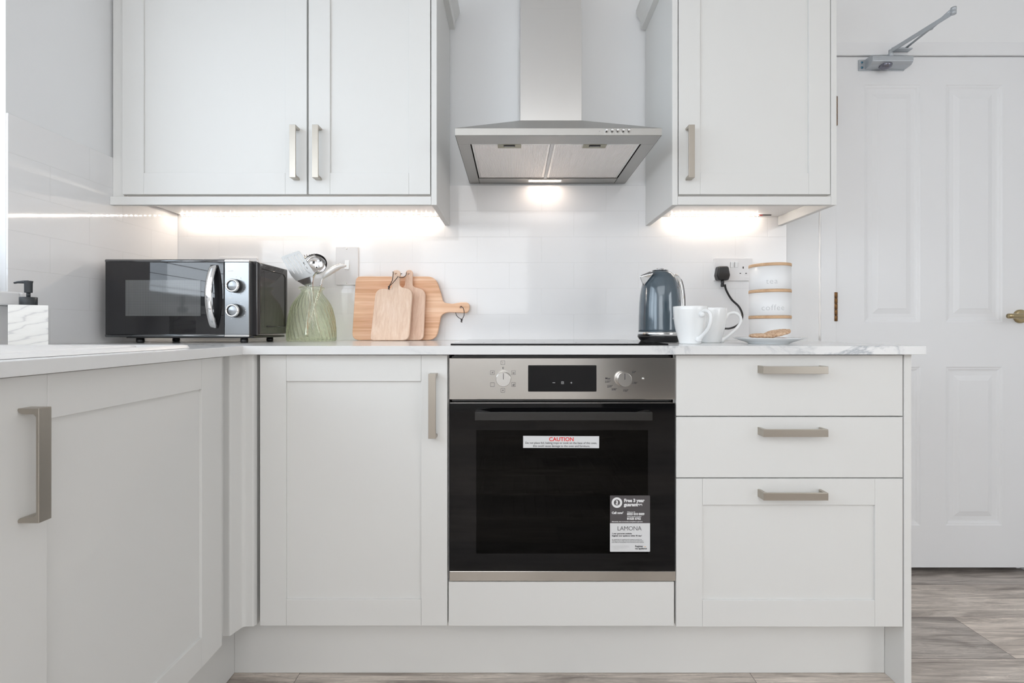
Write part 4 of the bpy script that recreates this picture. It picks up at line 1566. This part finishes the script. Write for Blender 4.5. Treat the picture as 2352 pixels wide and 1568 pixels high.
# plug with its flex
pxc, pzc = X(1665, 1.81), Z(627, 1.81)
t = thing('plug', 'black three-pin plug and flex in the socket, running down to the kettle', 'plug', (pxc, YW - .01, pzc))
mb = MB()
outl = rounded([(-.020, -.026, .010), (.020, -.026, .010), (.0255, -.006, .01), (.019, .028, .009), (-.019, .028, .009), (-.0255, -.006, .01)], 5)
outb = [(a * 1.05, b * 1.03) for a, b in outl]
n = len(outl)
ya, yb, yc = YW - .0325, YW - .038, YW - .0105
vs = [(pxc + a * .86, yb, pzc + b * .88) for a, b in outl] + [(pxc + a, ya, pzc + b) for a, b in outl] + [(pxc + a, yc, pzc + b) for a, b in outb]
fs = [tuple(range(n))]
for k in range(2):
    fs += [(k * n + i, k * n + (i + 1) % n, (k + 1) * n + (i + 1) % n, (k + 1) * n + i) for i in range(n)]
fs.append(tuple(range(2 * n, 3 * n)))
mb.add(vs, fs)
build('plug_body', mb, M['blackplastic'], t, bevel=.001)
mb = MB()
mb.lathe([(.0060, -.050), (.0066, -.046), (.0066, -.040), (.0052, -.039), (.0060, -.036), (.0070, -.022)], c=(pxc, YW - .024, pzc), n=16)
build('strain_relief', mb, M['blackplastic'], t)
P = []
for (a, b, D) in ((1665, 653, 1.835), (1668, 666, 1.835), (1680, 687, 1.832), (1697, 704, 1.825), (1705, 722, 1.81), (1702, 737, 1.79), (1692, 748, 1.77), (1676, 754, 1.75), (1662, 754.5, 1.73), (1640, 757, 1.70), (1600, 772, 1.68), (1560, 780, 1.665)):
    P.append((X(a, D), D, Z(b, D)))
P[-1] = (P[-1][0], P[-1][1], WT + .006)
mb = MB().tube(smooth_path(P, 6), .0038, n=12)
build('flex', mb, M['blackplastic'], t)

# ------------------------------------------------------------------ kettle
kx, ky = X(1516, 1.595), 1.595
t = thing('kettle', 'glossy slate-blue kettle with chrome spout and handle beside the hob', 'kettle', (kx, ky, WT))
kk = 1.52 / F   # metres per pixel on its near side
prof = []
for (px_half, y) in ((51, 762), (50.5, 745), (50, 720), (49, 695), (47, 675), (44.5, 660), (41, 647), (36.5, 636), (31, 628), (25, 622.5), (19, 620), (0, 619)):
    prof.append((px_half * kk, Z(y, 1.56) - WT))
body = build('body', MB().lathe(dense(prof, 3), n=72), M['kettle'], t, local=True)
mb = MB().lathe([(.0705, Z(771, 1.55) - WT), (.0725, Z(770.5, 1.55) - WT), (.0725, Z(763, 1.55) - WT), (.0705, Z(762, 1.55) - WT)], n=72)
build('chrome_band', mb, M['chrome'], t, local=True)
zb = Z(771, 1.55) - WT
mb = MB().lathe([(0, .0006), (.056, .0006), (.062, .003), (.069, zb * .55), (.0725, zb - .003), (.0725, zb), (0, zb)], n=72)
build('base', mb, M['blackplastic'], t, local=True)
zt = Z(620, 1.58) - WT
mb = MB().lathe([(.026, zt - .0005), (.0262, zt + .001), (.018, zt + .0025), (0, zt + .003)], n=48)
build('lid', mb, M['blackplastic'], t, local=True)
mb = MB().lathe([(0, zt + .002), (.012, zt + .0025), (.013, zt + .005), (.0125, zt + .0075), (0, zt + .0085)], n=32)
mb.lathe([(.0262, zt - .001), (.0275, zt + .0005), (.0262, zt + .001)], n=48)
build('lid_knob', mb, M['chrome'], t, local=True)
# spout: chrome wedge pointing left and a little forward
sa = math.radians(200)
mb = MB()
zs0, zs1 = Z(655, 1.56) - WT, Z(630, 1.56) - WT
dirv = Vector((math.cos(sa), math.sin(sa), 0)); side = Vector((-dirv.y, dirv.x, 0))
tip = dirv * .0800 + Vector((0, 0, zs1 - .006))
bl_ = dirv * .050 + Vector((0, 0, zs1 + .003)) - side * .034
br_ = dirv * .050 + Vector((0, 0, zs1 + .003)) + side * .034
bt = dirv * .066 + Vector((0, 0, zs0 - .002))
back = dirv * .035 + Vector((0, 0, zs1 - .01))
mb.add([tip, bl_, br_, bt, back], [(0, 1, 3), (0, 3, 2), (1, 4, 3), (2, 3, 4), (0, 2, 4), (0, 4, 1)])
build('spout', mb, M['chrome'], t, local=True, bevel=.0015)
mb = MB().add([tip + Vector((0, 0, .0012)) - dirv * .002, bl_ + Vector((0, 0, .0005)) , dirv * .040 + Vector((0, 0, zs1 + .012)), br_ + Vector((0, 0, .0005))], [(0, 1, 2, 3)])
mb.v += []
build('spout_mouth', mb, M['blackplastic'], t, local=True)
# handle: tall chrome loop at the back right
ha = math.radians(25)
hd_ = Vector((math.cos(ha), math.sin(ha), 0))
pts = smooth_path([hd_ * .052 + Vector((0, 0, Z(640, 1.6) - WT)), hd_ * .066 + Vector((0, 0, Z(634, 1.6) - WT)), hd_ * .082 + Vector((0, 0, Z(646, 1.6) - WT)), hd_ * .092 + Vector((0, 0, Z(675, 1.6) - WT)),
                   hd_ * .094 + Vector((0, 0, Z(710, 1.6) - WT)), hd_ * .090 + Vector((0, 0, Z(745, 1.6) - WT)), hd_ * .078 + Vector((0, 0, Z(757, 1.6) - WT)), hd_ * .066 + Vector((0, 0, Z(758, 1.6) - WT))], 5)
sd = (-hd_.y, hd_.x, 0)
mb = MB().tube(pts, .011, n=14, flat=1.0, up=sd)
build('handle', mb, M['chrome'], t, local=True)
mb = MB()
for off in (-.005, 0, .005):
    pp = [p + hd_ * .0085 + Vector(sd) * (off - .003) for p in pts[8:28]]
    mb.tube(pp, .0012, n=6)
build('handle_grip', mb, M['blackplastic'], t, local=True)
# maker's word on the front, wrapped round the body
mb = MB()
tm = text_mesh('Breville', .0125, .0003)
ac = -1.01
rb = 50 * kk + .0003
zt_ = Z(736, 1.53) - WT
for v in tm.vertices:
    th = ac + v.co.x / rb
    v.co = Vector((rb * math.cos(th), rb * math.sin(th), zt_ + v.co.y))
mb.mesh(tm, Matrix.Identity(4))
build('lettering', mb, M['inkwhite'], t, local=True, fix=False)


# ------------------------------------------------------------------ mugs
def mug(x, y, ang, label, hook):
    t = thing('mug', label, 'mug', (x, y, WT), ang, group='white mugs in front of the kettle')
    H_ = .1105
    o_ = [(0, .0015), (.026, .0015), (.028, 0), (.0305, .0005), (.0325, .008), (.0385, .030), (.0435, .052), (.0465, .072), (.0480, .090), (.0487, H_ - .001), (.0480, H_)]
    i_ = [(.0468, H_ - .001), (.0462, .088), (.0443, .066), (.0405, .045), (.034, .022), (.022, .008), (0, .006)]
    build('cup', MB().lathe(dense(o_ + i_, 2), n=64), M['china'], t, local=True)
    pts = smooth_path([(.0510, 0, .086), (.0545, 0, .0925), (.064, 0, .0965), (.080, 0, .092), (.088, 0, .080), (.086, 0, .062), (.074, 0, .042), (.054, 0, .026), (.0385, 0, .015)] if hook else
                      [(.0440, 0, .082), (.056, 0, .093), (.072, 0, .095), (.086, 0, .086), (.090, 0, .070), (.084, 0, .054), (.068, 0, .036), (.048, 0, .018), (.034, 0, .008)], 5)
    k = len(pts)
    rad = [.0048 + .003 * (math.exp(-((i) / 3.0) ** 2) + math.exp(-((k - 1 - i) / 3.5) ** 2)) for i in range(k)]
    mb = MB().tube(pts, rad, n=16, flat=1.0)
    for e in (0, -1):
        mb.lathe([(0, -.0092), (.0046, -.008), (.008, -.0046), (.0092, 0), (.008, .0046), (.0046, .008), (0, .0092)], c=pts[e], n=16)
    build('handle', mb, M['china'], t, local=True)


mug(X(1585, 1.415), 1.415, math.radians(-72), 'front white china mug, its curled handle turned towards the viewer', True)
mug(X(1632, 1.530), 1.530, math.radians(-12), 'rear white china mug with its handle pointing right', False)

# ------------------------------------------------------------------ canisters
ccx, ccy = X(1768, 1.665), 1.665
CH = .0885
words = [None, 'coffee', 'tea']
labels = ['white bottom canister of the stack, behind the biscuits', 'white middle canister of the stack marked coffee', 'white top canister of the stack marked tea']
for k in range(3):
    z0 = WT + .0004 + k * (CH + .0004)
    t = thing('canister', labels[k], 'canister', (ccx, ccy, z0), group='stacked white canisters with bamboo lids')
    R_ = .0655
    build('tin', MB().lathe([(0, 0), (R_ - .001, 0), (R_, .001), (R_, CH - .0105), (0, CH - .0105)], n=72), M['tin'], t, local=True)
    build('lid', MB().lathe([(0, CH - .0100), (R_ + .0005, CH - .0100), (R_ + .0012, CH - .009), (R_ + .0012, CH - .001), (R_, CH), (0, CH)], n=72), M['bamboo'], t, local=True)
    if words[k]:
        tm = text_mesh(words[k], .0265, -.0003, space=1.12)
        ac = -PI / 2 - math.radians(28) + (.10 if words[k] == 'tea' else .16)
        for v in tm.vertices:
            th = ac + v.co.x / R_
            v.co = Vector(((R_ + .0003) * math.cos(th), (R_ + .0003) * math.sin(th), .0175 + v.co.y))
        build('lettering', MB().mesh(tm, Matrix.Identity(4)), M['print'], t, local=True, fix=False)

# ------------------------------------------------------------------ plate and biscuits
ppx, ppy = X(1765, 1.43), 1.43
t = build('plate', MB().lathe(dense([(0, .001), (.050, .001), (.052, 0), (.055, .0005), (.058, .003), (.078, .0095), (.0985, .0170), (.0993, .0180), (.0980, .0186), (.076, .0120), (.056, .0055), (.040, .0045), (0, .0045)], 2), n=80), M['china'])
t.location = (ppx, ppy, WT)
tag(t, 'white china side plate holding biscuits on the right of the worktop', 'plate')


def biscuit(x, y, z, rx, ry, r, label, seed):
    rnd = random.Random(seed)
    ph = [rnd.uniform(0, 6) for _ in range(4)]
    def rf(rr, zz, a):
        return rr * (1 + .035 * math.sin(3 * a + ph[0]) + .025 * math.sin(7 * a + ph[1]) + .012 * math.sin(13 * a + ph[2]))
    mb = MB().lathe([(0, 0), (r * .8, 0), (r * .96, .002), (r, .005), (r * .94, .0085), (r * .75, .0105), (r * .4, .0120), (0, .0125)], n=48, rfun=rf)
    for v in mb.v:
        v.z += .0008 * math.sin(v.x * 700 + ph[0]) * math.sin(v.y * 640 + ph[1])
    o = build('biscuit', mb, M['cookie'])
    o.location = (x, y, z)
    o.rotation_euler = (rx, ry, rnd.uniform(0, 6))
    tag(o, label, 'biscuit', 'oat biscuits on the plate')


zp = WT + .0052
biscuit(ppx - .030, ppy - .012, zp, 0, 0, .036, 'oat biscuit flat on the plate, under the left upper one', 1)
biscuit(ppx + .038, ppy + .004, zp, 0, 0, .033, 'oat biscuit flat on the plate, under the tilted one', 2)
biscuit(ppx - .026, ppy - .016, zp + .0130, 0, math.radians(1), .036, 'oat biscuit lying level on the left of the pile', 4)
biscuit(ppx + .020, ppy - .010, zp + .0215, math.radians(4), math.radians(14), .037, 'oat biscuit resting tilted on top of the pile, sloping right', 3)

# ------------------------------------------------------------------ soap dispenser
sdx, sdy = -1.211, 1.195
t = thing('soap_dispenser', 'square streaked marble soap dispenser with black pump behind the sink', 'soap dispenser', (sdx, sdy, WT), math.radians(-44 + 90))
hw = .035
mb = MB().box(-hw, hw, -hw, hw, .0005, .103)
build('bottle', mb, M['marble2'], t, local=True, bevel=.0015)
mb = MB().lathe([(0, .1032), (.0165, .1032), (.0168, .104), (.0168, .1225), (.0160, .1235), (0, .1235)], n=40)
build('collar', mb, M['blackmatte'], t, local=True)
mb = MB().lathe([(0, .123), (.0040, .123), (.0040, .137), (0, .137)], n=20)
mb.lathe([(0, .1345), (.0074, .1345), (.0078, .136), (.0078, .158), (.0088, .1625), (.0088, .1640), (0, .1645)], n=28)
nd = Matrix.Rotation(math.radians(-(-44 + 90)), 4, 'Z')
sp = [nd @ Vector(p) for p in ((0, 0, .1610), (-.009, -.003, .1610), (-.020, -.007, .1600), (-.0265, -.009, .1580))]
mb.tube(sp, [.0042, .0038, .0028, .0022], n=12)
build('pump', mb, M['blackmatte'], t, local=True)

# ------------------------------------------------------------------ door closer
t = thing('door_closer', 'silver overhead door closer with folded arm on the white door', 'door closer', (X(2035, YD), YD, Z(150, YD)))
yf = YD - .001


def dc(px, py, D=None):
    D = D or yf
    return (X(px, D), Z(py, D))


# mounting plate
mb = MB()
a, b = dc(1971, 163); c, d = dc(2076, 138)
mb.mesh(curve_mesh([rrect(a, c, b, d, .003)], .002, .0005), Matrix.Translation((0, YD - .0022, 0)) @ Matrix.Rotation(PI / 2, 4, 'X'))
build('mounting_plate', mb, M['closer'], t)
# body block sticking out from the door
bx_0, bx_1 = 1.367, 1.523
zb0, zb1 = 1.964, 2.000
ft = 1.824
mb = MB()
prof = rounded([(YD - .004, zb0, 0), (ft + .010, zb0 + .002, .004), (ft, zb0 + .012, .005), (ft, zb1 + .0 - .006, .005), (ft + .012, zb1 + .002, .004), (YD - .004, zb1 + .002, 0)], 4)
mb.prism([(p[0], p[1]) for p in prof], bx_0, bx_1, 'x')
build('body', mb, M['closer'], t, bevel=.001)
mb = MB()
zz_ = (zb0 + zb1) / 2
for dzq in (-.010, .010):
    mb2 = MB().lathe([(0, 0), (.0042, 0), (.0035, .0015), (0, .002)], n=14)
    mb2.xf(Matrix.Translation((X(1978, YD), YD - .0045, zz_ + dzq)) @ Matrix.Rotation(PI / 2, 4, 'X'))
    mb.v, off = mb.v + mb2.v, len(mb.v)
    mb.f += [[i + off for i in f] for f in mb2.f]; mb.m += mb2.m; mb.s += mb2.s
M['bluescrew'] = mat('blue_steel_screw', (.08, .22, .32), .3, .8)
build('screws', mb, M['bluescrew'], t)
# domed spindle cap under the body
mb = MB().lathe([(0, -.0165), (.011, -.0155), (.0195, -.010), (.0215, -.003), (.0215, 0), (0, 0)], c=(X(2033, 1.84), 1.838, zb0 + .003), n=32)
M['cap'] = mat('spindle_cap', (.20, .20, .24), .22, .8)
build('spindle_cap', mb, M['cap'], t)
# pinion and arms
sxp, szp = X(2046, 1.84), zb1 + .002
mb = MB().lathe([(.009, -.002), (.009, .010), (.0075, .012), (.0075, .024), (0, .025)], c=(sxp, 1.84, szp), n=24)
build('pinion', mb, M['closer'], t)


def arm(p0, p1, w0, w1, th, name, m):
    p0, p1 = Vector(p0), Vector(p1)
    dv = (p1 - p0).normalized()
    upv = Vector((0, 0, 1)); sd = dv.cross(upv).normalized(); nv = sd.cross(dv).normalized()
    vs = []
    for p, w in ((p0, w0), (p1, w1)):
        vs += [p + nv * w + sd * th, p - nv * w + sd * th, p - nv * w - sd * th, p + nv * w - sd * th]
    mb = MB().add(vs, [(0, 1, 2, 3), (7, 6, 5, 4), (0, 4, 5, 1), (1, 5, 6, 2), (2, 6, 7, 3), (3, 7, 4, 0)])
    return mb


kD = 1.66
knee = Vector((X(2190, kD), kD, Z(24, kD)))
p0 = Vector((sxp, 1.835, szp + .020))
mb = arm(p0, knee + Vector((0, 0, -.006)), .0075, .0075, .003, 'arm', None)
build('main_arm', mb, M['closer'], t, bevel=.0015)
foot = Vector((X(2081, 1.845), 1.846, Z(110, 1.845)))
mb = MB().tube([knee + Vector((0, 0, .006)), knee.lerp(foot, .45)], .0060, n=12)
mb.tube([knee.lerp(foot, .45), foot], .0042, n=12)
mb.lathe([(.007, -.004), (.007, .004)], c=knee.lerp(foot, .45), n=12)
build('link_arm', mb, M['closer'], t)
mb = MB().lathe([(0, -.014), (.008, -.013), (.0085, -.004), (.0065, -.003), (.0065, 0), (.0085, .001), (.0085, .010), (0, .012)], c=knee, n=24)
build('elbow', mb, M['closer'], t)
mb = MB()
fa, fb = X(2052, 1.85), X(2090, 1.85)
zf0 = Z(117, 1.85)
mb.box(fa, fb, 1.836, YP - .0035, zf0, zf0 + .005).box(fa, fb, YP - .0075, YP - .0035, zf0, zf0 + .018)
build('foot_bracket', mb, M['closer'], t, bevel=.0015)
